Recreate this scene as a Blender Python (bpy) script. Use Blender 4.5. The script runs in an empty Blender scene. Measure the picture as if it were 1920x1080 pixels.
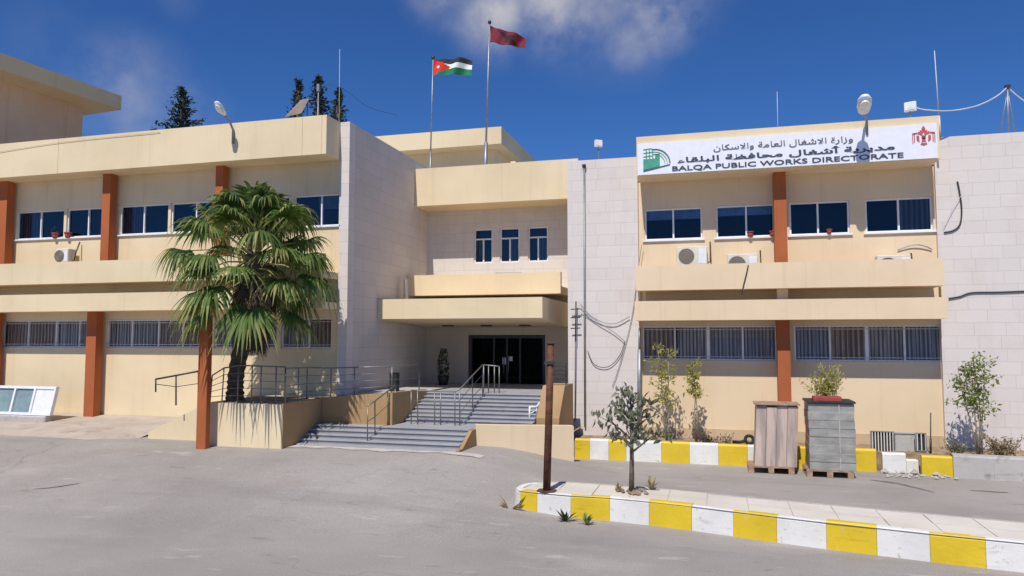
import bpy, math, random
from mathutils import Vector, Matrix
random.seed(7)
SC = bpy.context.scene
COL = SC.collection
R = math.radians

# ------------------------------------------------------------------ camera
F, EYE, YAW = 1387.0, 2.8, R(15.5)
PITCH = math.atan(94 / F)
cam = bpy.data.cameras.new('camera')
cam.sensor_width = 36; cam.lens = F / 1920 * 36; cam.clip_start = .1; cam.clip_end = 3000
camo = bpy.data.objects.new('camera', cam); COL.objects.link(camo)
camo.location = (0, 0, EYE); camo.rotation_euler = (R(90) + PITCH, 0, YAW)
SC.camera = camo

# ------------------------------------------------------------------ sun, sky, exposure
SUN_EL, SUN_AZ = R(54.5), R(5)          # sun stands behind the camera, a little to its left
sd = Vector((-math.sin(SUN_AZ) * math.cos(SUN_EL), -math.cos(SUN_AZ) * math.cos(SUN_EL), math.sin(SUN_EL)))
sun = bpy.data.lights.new('sun', 'SUN'); sun.energy = 4.9; sun.angle = R(.5); sun.color = (1, .95, .87)
suno = bpy.data.objects.new('sun', sun); COL.objects.link(suno)
suno.rotation_euler = sd.to_track_quat('Z', 'Y').to_euler(); suno.location = (0, -10, 30)
SC.view_settings.view_transform = 'Standard'; SC.view_settings.look = 'None'
SC.view_settings.exposure = -.2; SC.view_settings.gamma = 1
W = bpy.data.worlds.new('World'); SC.world = W; W.use_nodes = True

# measuring helpers: where a sight line of the photograph meets a plane of the building
cp, sp, cy, sy = math.cos(PITCH), math.sin(PITCH), math.cos(YAW), math.sin(YAW)
FW = Vector((-sy * cp, cy * cp, sp)); RT = Vector((cy, sy, 0)); UP = RT.cross(FW)
def ray(px, py): return FW + RT * ((px - 960) / F) - UP * ((py - 540) / F)
def onY(px, py, Y):
    d = ray(px, py); return d * (Y / d.y) + Vector((0, 0, EYE))
def onZ(px, py, Z):
    d = ray(px, py); return d * ((Z - EYE) / d.z) + Vector((0, 0, EYE))
def xa(px, Y, py=600): return onY(px, py, Y).x
def za(px, py, Y): return onY(px, py, Y).z

def world_nodes():
    nt = W.node_tree; nt.nodes.clear(); N = nt.nodes.new; L = nt.links.new
    out = N('ShaderNodeOutputWorld'); bg = N('ShaderNodeBackground'); sky = N('ShaderNodeTexSky')
    sky.sky_type = 'NISHITA'; sky.sun_disc = False; sky.sun_elevation = SUN_EL; sky.sun_rotation = R(185)
    sky.altitude = 900; sky.air_density = 1.0; sky.dust_density = .15; sky.ozone_density = 3.0
    hs = N('ShaderNodeHueSaturation'); hs.inputs['Saturation'].default_value = 1.05; L(sky.outputs[0], hs.inputs['Color'])
    tint = N('ShaderNodeMixRGB'); tint.blend_type = 'MULTIPLY'; tint.inputs[0].default_value = 1; tint.inputs[2].default_value = (.62, 1.12, 1.85, 1); L(hs.outputs[0], tint.inputs[1])
    tc = N('ShaderNodeTexCoord')
    nz = N('ShaderNodeTexNoise'); nz.inputs['Scale'].default_value = 10; nz.inputs['Detail'].default_value = 7; nz.inputs['Roughness'].default_value = .58
    L(tc.outputs['Generated'], nz.inputs['Vector'])
    acc = None
    for (px, py, rad, amt) in ((930, 20, .085, .95), (1030, 10, .09, .9), (1090, 40, .05, .8), (1175, 70, .06, .6), (1240, 20, .075, .95), (830, -20, .07, .6), (235, 175, .10, .42), (330, 225, .08, .30), (110, 80, .08, .08), (330, -10, .04, .12), (1140, -120, .20, .9)):
        d = ray(px, py).normalized()
        ds = N('ShaderNodeVectorMath'); ds.operation = 'DISTANCE'; ds.inputs[1].default_value = d
        L(tc.outputs['Generated'], ds.inputs[0])
        mr = N('ShaderNodeMapRange'); mr.interpolation_type = 'SMOOTHSTEP'
        mr.inputs[1].default_value = 0; mr.inputs[2].default_value = rad; mr.inputs[3].default_value = amt; mr.inputs[4].default_value = 0
        L(ds.outputs['Value'], mr.inputs[0])
        if acc is None: acc = mr.outputs[0]
        else:
            mx = N('ShaderNodeMath'); mx.operation = 'MAXIMUM'; L(acc, mx.inputs[0]); L(mr.outputs[0], mx.inputs[1]); acc = mx.outputs[0]
    nr = N('ShaderNodeMapRange'); nr.inputs[1].default_value = .34; nr.inputs[2].default_value = .66; L(nz.outputs[0], nr.inputs[0])
    m = N('ShaderNodeMath'); m.operation = 'MULTIPLY'; L(acc, m.inputs[0]); L(nr.outputs[0], m.inputs[1])
    m2 = N('ShaderNodeMath'); m2.operation = 'MULTIPLY'; m2.use_clamp = True; L(m.outputs[0], m2.inputs[0]); m2.inputs[1].default_value = 1.05
    mix = N('ShaderNodeMixRGB'); L(m2.outputs[0], mix.inputs[0]); L(tint.outputs[0], mix.inputs[1]); mix.inputs[2].default_value = (9.6, 9.5, 10.6, 1)
    L(mix.outputs[0], bg.inputs[0]); bg.inputs[1].default_value = .06
    L(bg.outputs[0], out.inputs[0])
world_nodes()

# ------------------------------------------------------------------ materials
def base_mat(name):
    m = bpy.data.materials.new(name); m.use_nodes = True
    nt = m.node_tree; b = nt.nodes['Principled BSDF']
    return m, nt, b, nt.nodes.new, nt.links.new
def ramp(N, L, src, a, b, lo=.35, hi=.65):
    r = N('ShaderNodeMapRange'); r.inputs[1].default_value = lo; r.inputs[2].default_value = hi
    L(src, r.inputs[0])
    mx = N('ShaderNodeMixRGB'); L(r.outputs[0], mx.inputs[0])
    for i, c in ((1, a), (2, b)):
        if isinstance(c, tuple): mx.inputs[i].default_value = (*c[:3], 1)
        else: L(c, mx.inputs[i])
    return mx.outputs[0]
def coords(N, L, scale=(1, 1, 1), kind='Object'):
    tc = N('ShaderNodeTexCoord'); mp = N('ShaderNodeMapping'); mp.inputs['Scale'].default_value = scale
    L(tc.outputs[kind], mp.inputs['Vector']); return mp.outputs[0]
def noise(N, L, scale, detail=4, sc3=(1, 1, 1), rough=.55):
    n = N('ShaderNodeTexNoise'); n.inputs['Scale'].default_value = scale; n.inputs['Detail'].default_value = detail
    n.inputs['Roughness'].default_value = rough
    L(coords(N, L, sc3), n.inputs['Vector']); return n.outputs[0]
def bump(N, L, b, h, strength, dist=.01):
    bp = N('ShaderNodeBump'); bp.inputs['Strength'].default_value = strength; bp.inputs['Distance'].default_value = dist
    L(h, bp.inputs['Height']); L(bp.outputs[0], b.inputs['Normal'])
def plain(name, c, rough=.6, metal=0, var=.12, scale=6, bmp=0):
    m, nt, b, N, L = base_mat(name)
    n = noise(N, L, scale)
    d = tuple(x * (1 - var) for x in c); e = tuple(min(1, x * (1 + var)) for x in c)
    L(ramp(N, L, n, d, e), b.inputs['Base Color'])
    b.inputs['Roughness'].default_value = rough; b.inputs['Metallic'].default_value = metal
    if bmp: bump(N, L, b, noise(N, L, scale * 8), bmp)
    return m
def paint(name, c, c2, streak=(.5, .42, .3), amt=.35):
    """rendered and painted wall: uneven patches, thin run-off streaks, fine grain"""
    m, nt, b, N, L = base_mat(name)
    big = ramp(N, L, noise(N, L, .55, 5), c, c2, .38, .62)
    st = noise(N, L, 1.0, 5, (5.5, 5.5, .28), .6)
    r = N('ShaderNodeMapRange'); r.inputs[1].default_value = .56; r.inputs[2].default_value = .8; r.inputs[4].default_value = amt; L(st, r.inputs[0])
    mx = N('ShaderNodeMixRGB'); mx.blend_type = 'MULTIPLY'; L(r.outputs[0], mx.inputs[0]); L(big, mx.inputs[1]); mx.inputs[2].default_value = (*streak, 1)
    sp_ = noise(N, L, 2.6, 8, (1, 1, .8), .7)
    r2 = N('ShaderNodeMapRange'); r2.inputs[1].default_value = .60; r2.inputs[2].default_value = .74; r2.inputs[4].default_value = amt * .6; L(sp_, r2.inputs[0])
    mx2 = N('ShaderNodeMixRGB'); mx2.blend_type = 'MULTIPLY'; L(r2.outputs[0], mx2.inputs[0]); L(mx.outputs[0], mx2.inputs[1]); mx2.inputs[2].default_value = (.72, .66, .6, 1)
    L(mx2.outputs[0], b.inputs['Base Color']); b.inputs['Roughness'].default_value = .85
    bump(N, L, b, noise(N, L, 55, 3), .25, .006)
    return m
def stone(name, c1, c2, mortar, bw=.62, bh=.285):
    m, nt, b, N, L = base_mat(name)
    tc = N('ShaderNodeTexCoord'); sx = N('ShaderNodeSeparateXYZ'); L(tc.outputs['Object'], sx.inputs[0])
    ad = N('ShaderNodeMath'); ad.operation = 'ADD'; L(sx.outputs[0], ad.inputs[0]); L(sx.outputs[1], ad.inputs[1])
    cb = N('ShaderNodeCombineXYZ'); L(ad.outputs[0], cb.inputs[0]); L(sx.outputs[2], cb.inputs[1])
    br = N('ShaderNodeTexBrick'); L(cb.outputs[0], br.inputs['Vector'])
    br.inputs['Color1'].default_value = (*c1, 1); br.inputs['Color2'].default_value = (*c2, 1); br.inputs['Mortar'].default_value = (*mortar, 1)
    br.inputs['Scale'].default_value = 1; br.inputs['Mortar Size'].default_value = .006; br.inputs['Mortar Smooth'].default_value = .6
    br.inputs['Bias'].default_value = 0; br.inputs['Brick Width'].default_value = bw; br.inputs['Row Height'].default_value = bh
    br.offset = .43; br.squash = .7; br.squash_frequency = 3
    n = noise(N, L, 1.3, 7, (1, 1, 1), .65)
    mx = N('ShaderNodeMixRGB'); mx.blend_type = 'MULTIPLY'
    r = N('ShaderNodeMapRange'); r.inputs[1].default_value = .5; r.inputs[2].default_value = .75; r.inputs[4].default_value = .4; L(n, r.inputs[0]); L(r.outputs[0], mx.inputs[0])
    L(br.outputs['Color'], mx.inputs[1]); mx.inputs[2].default_value = (.82, .78, .74, 1)
    st = noise(N, L, 1.0, 5, (4, 4, .22), .6)
    r3 = N('ShaderNodeMapRange'); r3.inputs[1].default_value = .56; r3.inputs[2].default_value = .8; r3.inputs[4].default_value = .3; L(st, r3.inputs[0])
    mx3 = N('ShaderNodeMixRGB'); mx3.blend_type = 'MULTIPLY'; L(r3.outputs[0], mx3.inputs[0]); L(mx.outputs[0], mx3.inputs[1]); mx3.inputs[2].default_value = (.7, .65, .6, 1)
    L(mx3.outputs[0], b.inputs['Base Color']); b.inputs['Roughness'].default_value = .8
    mth = N('ShaderNodeMath'); mth.operation = 'MULTIPLY_ADD'; L(br.outputs['Fac'], mth.inputs[0]); mth.inputs[1].default_value = -.8; L(noise(N, L, 14, 5), mth.inputs[2])
    bump(N, L, b, mth.outputs[0], .3, .008)
    return m
def asphalt(name):
    m, nt, b, N, L = base_mat(name)
    a = ramp(N, L, noise(N, L, .22, 6, (1, 1, 1), .6), (.285, .258, .236), (.375, .345, .318), .36, .64)
    # long tyre-swept streaks
    st = noise(N, L, .55, 6, (.16, 1.1, 1), .62)
    r = N('ShaderNodeMapRange'); r.inputs[1].default_value = .54; r.inputs[2].default_value = .74; r.inputs[4].default_value = .5; L(st, r.inputs[0])
    mx = N('ShaderNodeMixRGB'); L(r.outputs[0], mx.inputs[0]); L(a, mx.inputs[1]); mx.inputs[2].default_value = (.195, .170, .160, 1)
    st2 = noise(N, L, .8, 5, (.4, .9, 1), .6)
    r2 = N('ShaderNodeMapRange'); r2.inputs[1].default_value = .58; r2.inputs[2].default_value = .76; r2.inputs[4].default_value = .55; L(st2, r2.inputs[0])
    mx2 = N('ShaderNodeMixRGB'); L(r2.outputs[0], mx2.inputs[0]); L(mx.outputs[0], mx2.inputs[1]); mx2.inputs[2].default_value = (.47, .42, .385, 1)
    vo = N('ShaderNodeTexVoronoi'); vo.feature = 'DISTANCE_TO_EDGE'; vo.inputs['Scale'].default_value = .28
    wn = N('ShaderNodeTexNoise'); wn.inputs['Scale'].default_value = 1.2; wn.inputs['Detail'].default_value = 5; L(coords(N, L), wn.inputs['Vector'])
    av = N('ShaderNodeVectorMath'); av.operation = 'MULTIPLY_ADD'; L(wn.outputs['Color'], av.inputs[0]); av.inputs[1].default_value = (1.6, 1.6, 0); L(coords(N, L), av.inputs[2])
    L(av.outputs[0], vo.inputs['Vector'])
    cr = N('ShaderNodeMapRange'); cr.inputs[1].default_value = 0; cr.inputs[2].default_value = .008; cr.inputs[3].default_value = .28; cr.inputs[4].default_value = 0; L(vo.outputs['Distance'], cr.inputs[0])
    mk = N('ShaderNodeMapRange'); mk.inputs[1].default_value = .5; mk.inputs[2].default_value = .6; L(noise(N, L, .3, 2), mk.inputs[0])
    mm = N('ShaderNodeMath'); mm.operation = 'MULTIPLY'; L(cr.outputs[0], mm.inputs[0]); L(mk.outputs[0], mm.inputs[1])
    mx3 = N('ShaderNodeMixRGB'); L(mm.outputs[0], mx3.inputs[0]); L(mx2.outputs[0], mx3.inputs[1]); mx3.inputs[2].default_value = (.12, .105, .10, 1)
    for (sc_, lo, hi, c_, am, st3) in ((3.2, .62, .70, (.52, .48, .45), .5, (.35, 1, 1)), (4.5, .64, .70, (.15, .135, .125), .45, (.3, 1, 1)), (1.1, .56, .66, (.30, .26, .235), .5, (.7, 1, 1)), (22, .62, .70, (.13, .12, .11), .55, (1, 1, 1)), (27, .63, .71, (.62, .59, .55), .55, (1, 1, 1))):
        rr_ = N('ShaderNodeMapRange'); rr_.inputs[1].default_value = lo; rr_.inputs[2].default_value = hi; rr_.inputs[4].default_value = am; L(noise(N, L, sc_, 6, st3, .62), rr_.inputs[0])
        mm_ = N('ShaderNodeMixRGB'); L(rr_.outputs[0], mm_.inputs[0]); L(mx3.outputs[0], mm_.inputs[1]); mm_.inputs[2].default_value = (*c_, 1); mx3 = mm_
    g = ramp(N, L, noise(N, L, 60, 4, (1, 1, 1), .7), (.66, .66, .66), (1.32, 1.32, 1.32), .3, .7)
    mx4 = N('ShaderNodeMixRGB'); mx4.blend_type = 'MULTIPLY'; mx4.inputs[0].default_value = .8; L(mx3.outputs[0], mx4.inputs[1]); L(g, mx4.inputs[2])
    L(mx4.outputs[0], b.inputs['Base Color']); b.inputs['Roughness'].default_value = .92
    bump(N, L, b, noise(N, L, 70, 4), .35, .012)
    return m
def glass(name, tint=(.30, .36, .46), refl=.14):
    m, nt, b, N, L = base_mat(name)
    nt.nodes.remove(b)
    out = [n for n in nt.nodes if n.type == 'OUTPUT_MATERIAL'][0]
    t = N('ShaderNodeBsdfTransparent'); t.inputs[0].default_value = (*tint, 1)
    g = N('ShaderNodeBsdfGlossy'); g.inputs[0].default_value = (.48, .58, .70, 1); g.inputs['Roughness'].default_value = .03
    nz = noise(N, L, 1.6, 2); bp = N('ShaderNodeBump'); bp.inputs['Strength'].default_value = .05; bp.inputs['Distance'].default_value = .05
    L(nz, bp.inputs['Height']); L(bp.outputs[0], g.inputs['Normal'])
    fr = N('ShaderNodeLayerWeight'); fr.inputs[0].default_value = refl; mx = N('ShaderNodeMixShader')
    L(fr.outputs['Fresnel'], mx.inputs[0]); L(t.outputs[0], mx.inputs[1]); L(g.outputs[0], mx.inputs[2]); L(mx.outputs[0], out.inputs[0])
    return m
def leafmat(name, c1, c2, scale=2.5, rough=.5, trans=.3):
    m, nt, b, N, L = base_mat(name)
    L(ramp(N, L, noise(N, L, scale, 5), c1, c2, .36, .64), b.inputs['Base Color']); b.inputs['Roughness'].default_value = rough
    tr = N('ShaderNodeBsdfTranslucent'); tr.inputs[0].default_value = (*[min(1, x * 1.3) for x in c2], 1)
    mx = N('ShaderNodeMixShader'); mx.inputs[0].default_value = trans
    out = [n for n in nt.nodes if n.type == 'OUTPUT_MATERIAL'][0]
    L(b.outputs[0], mx.inputs[1]); L(tr.outputs[0], mx.inputs[2]); L(mx.outputs[0], out.inputs[0])
    return m
def stripes(name, c1, c2, period, axis=0, width=.5, rough=.7):
    m, nt, b, N, L = base_mat(name)
    tc = N('ShaderNodeTexCoord'); sx = N('ShaderNodeSeparateXYZ'); L(tc.outputs['Object'], sx.inputs[0])
    mo = N('ShaderNodeMath'); mo.operation = 'PINGPONG'; mo.inputs[1].default_value = period / 2; L(sx.outputs[axis], mo.inputs[0])
    gt = N('ShaderNodeMath'); gt.operation = 'GREATER_THAN'; gt.inputs[1].default_value = period / 2 * width; L(mo.outputs[0], gt.inputs[0])
    n = noise(N, L, 3.5, 3, (3, 3, .3))
    cc = ramp(N, L, n, c1, tuple(x * .55 for x in c1), .35, .65)
    mx = N('ShaderNodeMixRGB'); L(gt.outputs[0], mx.inputs[0]); L(cc, mx.inputs[1]); mx.inputs[2].default_value = (*c2, 1)
    L(mx.outputs[0], b.inputs['Base Color']); b.inputs['Roughness'].default_value = rough
    return m
def worn(name, c, under, thr=.66, sc=7, rough=.6):
    m, nt, b, N, L = base_mat(name)
    c0 = ramp(N, L, noise(N, L, 1.8, 4), tuple(x * .86 for x in c), c)
    n = noise(N, L, sc, 8, (1, 1, 1), .7)
    cc = ramp(N, L, n, c0, under, thr - .03, thr + .05)
    n2 = noise(N, L, 2.2, 6, (.8, .8, 4.5), .65)
    r2 = N('ShaderNodeMapRange'); r2.inputs[1].default_value = .60; r2.inputs[2].default_value = .72; r2.inputs[4].default_value = .6; L(n2, r2.inputs[0])
    mx = N('ShaderNodeMixRGB'); mx.blend_type = 'MULTIPLY'; L(r2.outputs[0], mx.inputs[0]); L(cc, mx.inputs[1]); mx.inputs[2].default_value = (.55, .5, .45, 1)
    L(mx.outputs[0], b.inputs['Base Color']); b.inputs['Roughness'].default_value = rough
    bump(N, L, b, noise(N, L, 18, 5), .4, .01)
    return m

M = dict(
    cream=paint('cream_paint', (.71, .575, .37), (.785, .645, .425), amt=.2),
    cream_low=paint('cream_paint_low', (.725, .565, .37), (.785, .62, .415), amt=.2),
    skirting=paint('skirting_paint', (.50, .38, .24), (.58, .44, .28), amt=.5),
    ochre=paint('ochre_paint', (.36, .225, .105), (.42, .27, .13)),  # ochre darkened: shade of the ramp and cheek walls put into the colour
    beige=paint('lobby_paint', (.60, .50, .40), (.66, .56, .45)),
    rust=paint('terracotta_paint', (.36, .098, .030), (.43, .118, .038), (.6, .5, .45), .5),
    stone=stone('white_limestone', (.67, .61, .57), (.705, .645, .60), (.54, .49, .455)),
    stone_side=stone('grey_limestone', (.60, .545, .50), (.65, .59, .545), (.46, .415, .38), .9, .32),  # limestone colour lowered to carry the shade of the side wall
    taupe=paint('far_wall_paint', (.70, .47, .30), (.76, .53, .35)),
    taupe2=paint('far_eave_paint', (.74, .56, .32), (.80, .61, .36)),
    roof=plain('roof_screed', (.42, .40, .37), .9),
    dark=plain('dark_interior', (.03, .03, .035), .9),
    acwhite=plain('aged_white_casing', (.68, .64, .57), .6, 0, .08), white=plain('white_metal', (.80, .81, .84), .4, 0, .05),
    steel=plain('stainless_steel', (.23, .225, .22), .45, .7, .1),
    dsteel=plain('dark_metal', (.06, .055, .055), .5, .5, .2),
    galv=plain('galvanised_metal', (.33, .34, .36), .5, .6, .15),
    glass=glass('window_glass', (.44, .54, .68), .38), glass3=glass('greyish_window_glass', (.46, .49, .54), .46), glass2=glass('barred_window_glass', (.80, .80, .83), .25),
    blind=stripes('vertical_blind', (.85, .78, .70), (.26, .23, .21), .085),
    blind_brown=stripes('brown_curtain', (.78, .54, .40), (.30, .19, .14), .11),
    blind_blue=stripes('blue_grey_blind', (.66, .66, .70), (.22, .22, .25), .085),
    roller=plain('roller_blind', (.75, .76, .78), .9),
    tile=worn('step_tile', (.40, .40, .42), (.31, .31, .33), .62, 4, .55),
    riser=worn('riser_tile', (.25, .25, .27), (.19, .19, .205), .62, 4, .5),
    asphalt=asphalt('weathered_asphalt'),
    slab=None, soil=plain('dry_soil', (.28, .20, .13), .95, 0, .35, 5, .6), dirt=worn('dirt_bank', (.48, .41, .345), (.38, .295, .235), .57, 1.3, .95),
    yellow=worn('kerb_yellow', (.74, .52, .018), (.56, .50, .40), .64, 9), kwhite=worn('kerb_white', (.79, .765, .72), (.50, .46, .41), .63, 9),
    conc=worn('bare_concrete', (.50, .47, .44), (.34, .31, .28), .58, 3, .9),
    fan=plain('fan_grille', (.20, .17, .12), .7),
    pvc=plain('black_cable', (.03, .03, .032), .6), gcable=plain('grey_cable', (.55, .56, .6), .5),
    red=plain('terracotta_pot', (.36, .06, .045), .6), bark=plain('bark', (.16, .125, .095), .95, 0, .35, 14, .7),
    pbark=plain('pale_bark', (.34, .27, .19), .95, 0, .3, 14, .5),
    palmtrunk=plain('palm_bark', (.075, .055, .045), .95, 0, .5, 12, 1.0), dead=leafmat('dead_frond', (.06, .042, .032), (.13, .09, .06), 3, .8, .1),
    palm=leafmat('palm_leaf', (.04, .088, .017), (.14, .215, .042), 1.8, .6, .35), palm_tip=leafmat('palm_leaf_tip', (.20, .25, .06), (.40, .38, .14), 3, .6, .4),
    petiole=plain('palm_stalk', (.30, .27, .10), .6),
    olive=leafmat('grey_green_leaf', (.10, .11, .065), (.26, .265, .185), 5), lime=leafmat('yellow_green_leaf', (.24, .27, .04), (.44, .42, .11), 5, .5, .4),
    green=leafmat('mid_green_leaf', (.10, .15, .03), (.27, .31, .09), 5, .5, .35), dgreen=leafmat('dark_green_leaf', (.022, .045, .02), (.06, .085, .03), 4),
    conifer=leafmat('conifer_needles', (.008, .022, .012), (.022, .042, .022), 2, .7, .1), drygrass=leafmat('dry_weed', (.26, .20, .10), (.42, .33, .18), 6),
    wood=plain('pallet_wood', (.36, .235, .16), .85, 0, .3, 7, .4), rustpole=plain('rusty_steel', (.13, .05, .03), .8, .2, .4, 9, .5),
    board=stripes('stacked_board', (.60, .47, .40), (.56, .42, .35), .33, 0, .9), wrap=None, sign=plain('sign_panel', (.80, .81, .86), .45, 0, .03),
    ink=plain('sign_lettering', (.04, .05, .09), .5, 0, .2), ink2=plain('sign_lettering_light', (.12, .13, .18), .5), logogreen=plain('emblem_green', (.06, .33, .22), .5), logodark=plain('emblem_dark_green', (.02, .12, .11), .5),
    crest=plain('crest_red', (.55, .10, .085), .5), crest2=plain('crest_dark', (.28, .06, .07), .5),
    fblack=plain('flag_black', (.03, .03, .04), .8), fwhite=plain('flag_white', (.82, .82, .84), .8), fgreen=plain('flag_green', (.01, .19, .08), .8), fred=plain('flag_red', (.66, .03, .02), .8),
    maroon=plain('flag_maroon', (.19, .012, .028), .8), mdark=plain('flag_dark_emblem', (.035, .012, .014), .8),
    lampglass=plain('lamp_lens', (.82, .84, .86), .25), black=plain('black_rubber', (.02, .02, .02), .7), panelglass=plain('dark_solar_glass', (.05, .045, .05), .2),
    bpanel=plain('brown_panel_back', (.22, .17, .13), .7),
)
def mk_slab():
    m, nt, b, N, L = base_mat('paving_slab')
    c = ramp(N, L, noise(N, L, 1.2, 6), (.60, .545, .475), (.69, .635, .56))
    n = noise(N, L, 5, 7, (1, 1, 1), .7)
    L(ramp(N, L, n, c, (.44, .38, .33), .64, .74), b.inputs['Base Color']); b.inputs['Roughness'].default_value = .9
    bump(N, L, b, noise(N, L, 40, 4), .3, .008); return m
M['slab'] = mk_slab()
def mk_wrap():
    m, nt, b, N, L = base_mat('grey_shrink_wrap')
    c = ramp(N, L, noise(N, L, 2.4, 5, (1, 1, 2)), (.25, .245, .225), (.40, .385, .35))
    n = noise(N, L, 2.0, 3, (1, 1, 1)); L(ramp(N, L, n, c, (.36, .24, .21), .60, .72), b.inputs['Base Color'])
    b.inputs['Roughness'].default_value = .38
    bump(N, L, b, noise(N, L, 9, 6, (1, 1, .4), .65), .8, .03); return m
M['wrap'] = mk_wrap()

# ------------------------------------------------------------------ mesh helpers
WL = {}
class MB:
    def __init__(s): s.v = []; s.f = []; s.m = []; s.sm = []
    def add(s, vs, fs, mi=0, smooth=False):
        o = len(s.v); s.v += [Vector(v) for v in vs]
        for f in fs: s.f.append([i + o for i in f]); s.m.append(mi); s.sm.append(smooth)
        return o
    def quad(s, a, b, c, d, mi=0): s.add([a, b, c, d], [(0, 1, 2, 3)], mi)
    def box(s, x0, x1, y0, y1, z0, z1, mi=0, bev=0):
        if bev:
            return s.bevbox(x0, x1, y0, y1, z0, z1, mi, bev)
        s.add([(x0, y0, z0), (x1, y0, z0), (x1, y1, z0), (x0, y1, z0), (x0, y0, z1), (x1, y0, z1), (x1, y1, z1), (x0, y1, z1)],
              [(0, 3, 2, 1), (4, 5, 6, 7), (0, 1, 5, 4), (1, 2, 6, 5), (2, 3, 7, 6), (3, 0, 4, 7)], mi)
    def bevbox(s, x0, x1, y0, y1, z0, z1, mi, b):
        # chamfered on the vertical and the top edges
        p = [(x0 + b, y0), (x1 - b, y0), (x1, y0 + b), (x1, y1 - b), (x1 - b, y1), (x0 + b, y1), (x0, y1 - b), (x0, y0 + b)]
        q = [(x0 + b * 1.7, y0 + b), (x1 - b * 1.7, y0 + b), (x1 - b, y0 + b * 1.7), (x1 - b, y1 - b * 1.7), (x1 - b * 1.7, y1 - b), (x0 + b * 1.7, y1 - b), (x0 + b, y1 - b * 1.7), (x0 + b, y0 + b * 1.7)]
        vs = [(x, y, z0) for x, y in p] + [(x, y, z1 - b) for x, y in p] + [(x, y, z1) for x, y in q]
        fs = [tuple(range(7, -1, -1)), tuple(range(16, 24))]
        for k in (0, 8):
            for i in range(8): j = (i + 1) % 8; fs.append((k + i, k + j, k + 8 + j, k + 8 + i))
        s.add(vs, fs, mi)
    def prism(s, poly, axis, a, b, mi=0):
        """closed outline (2-D points) extruded along axis 'x','y' or 'z' from a to b"""
        def P(u, w, t): return {'x': (t, u, w), 'y': (u, t, w), 'z': (u, w, t)}[axis]
        n = len(poly); vs = [P(u, w, a) for u, w in poly] + [P(u, w, b) for u, w in poly]
        fs = [tuple(range(n)), tuple(range(2 * n - 1, n - 1, -1))] + [(i, (i + 1) % n, n + (i + 1) % n, n + i) for i in range(n)]
        s.add(vs, fs, mi)
    def tube(s, pts, r, n=8, mi=0, cap=True, smooth=True):
        pts = [Vector(p) for p in pts]; rs = r if isinstance(r, (list, tuple)) else [r] * len(pts)
        vs = []; prev = None
        for i, p in enumerate(pts):
            t = (pts[min(i + 1, len(pts) - 1)] - pts[max(i - 1, 0)]).normalized()
            if prev is None:
                a = Vector((0, 0, 1)) if abs(t.z) < .9 else Vector((1, 0, 0)); u = t.cross(a).normalized()
            else: u = (prev - t * prev.dot(t)).normalized()
            prev = u; w = t.cross(u)
            for k in range(n):
                an = 2 * math.pi * k / n; vs.append(p + (u * math.cos(an) + w * math.sin(an)) * rs[i])
        fs = []
        for i in range(len(pts) - 1):
            for k in range(n): fs.append((i * n + k, i * n + (k + 1) % n, (i + 1) * n + (k + 1) % n, (i + 1) * n + k))
        s.add(vs, fs, mi, smooth)
        if cap:
            o = len(s.v) - len(vs)
            s.f.append([o + k for k in range(n - 1, -1, -1)]); s.m.append(mi); s.sm.append(False)
            s.f.append([o + (len(pts) - 1) * n + k for k in range(n)]); s.m.append(mi); s.sm.append(False)
    def bar(s, a, b, w, mi=0): s.tube([a, b], w, 6, mi)
    def rot(s, about, ang, axis='Z', start=0):
        m = Matrix.Rotation(ang, 4, axis); c = Vector(about)
        for i in range(start, len(s.v)): s.v[i] = m @ (s.v[i] - c) + c
        return s
    def build(s, name, mats, parent=None, loc=None):
        if loc is None: loc = WL[parent.name] if parent else Vector((0, 0, 0))
        loc = Vector(loc)
        me = bpy.data.meshes.new(name); me.from_pydata([tuple(v - loc) for v in s.v], [], s.f)
        for m in (mats if isinstance(mats, (list, tuple)) else [mats]): me.materials.append(M[m] if isinstance(m, str) else m)
        me.polygons.foreach_set('material_index', s.m); me.polygons.foreach_set('use_smooth', s.sm); me.update()
        o = bpy.data.objects.new(name, me); COL.objects.link(o)
        if parent: o.parent = parent; o.location = loc - WL[parent.name]
        else: o.location = loc
        WL[o.name] = loc
        return o
def tag(o, label, cat, group=None):
    o['label'] = label; o['category'] = cat
    if group: o['group'] = group
    return o
def struct(o, kind='structure'): o['kind'] = kind; return o
def thing(name, label, cat, loc, group=None):
    o = bpy.data.objects.new(name, None); COL.objects.link(o); o.location = loc; o.empty_display_size = .2
    WL[o.name] = Vector(loc); return tag(o, label, cat, group)
def copy_tree(o, parent=None):
    c = o.copy(); COL.objects.link(c)
    if parent: c.parent = parent
    for ch in list(o.children): copy_tree(ch, c)
    return c
def solo(mb, name, mats, label, cat, loc, group=None): return tag(mb.build(name, mats, None, loc), label, cat, group)

def S(a, b, x):
    t = max(0, min(1, (x - a) / (b - a))); return t * t * (3 - 2 * t)
def gz(x, y):
    k = S(-1.8, -5.2, x); k *= 1 - S(15.5, 17.2, y) * S(-5, -3.4, x)
    return .52 * S(9.5, 14.1, y) * k

# ------------------------------------------------------------------ ground
def ground():
    b = MB()
    xs = [-900, -300, -120, -60] + [-40 + .5 * i for i in range(121)] + [30, 60, 150, 400, 900]
    ys = [-900, -300, -80, -30, -10] + [-4 + .5 * i for i in range(81)] + [45, 60, 150, 400, 900]
    vs = [(x, y, gz(x, y)) for y in ys for x in xs]; n = len(xs)
    fs = [(j * n + i, j * n + i + 1, (j + 1) * n + i + 1, (j + 1) * n + i) for j in range(len(ys) - 1) for i in range(n - 1)]
    b.add(vs, fs, 0, True); return struct(b.build('ground', 'asphalt'))
ground()

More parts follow.
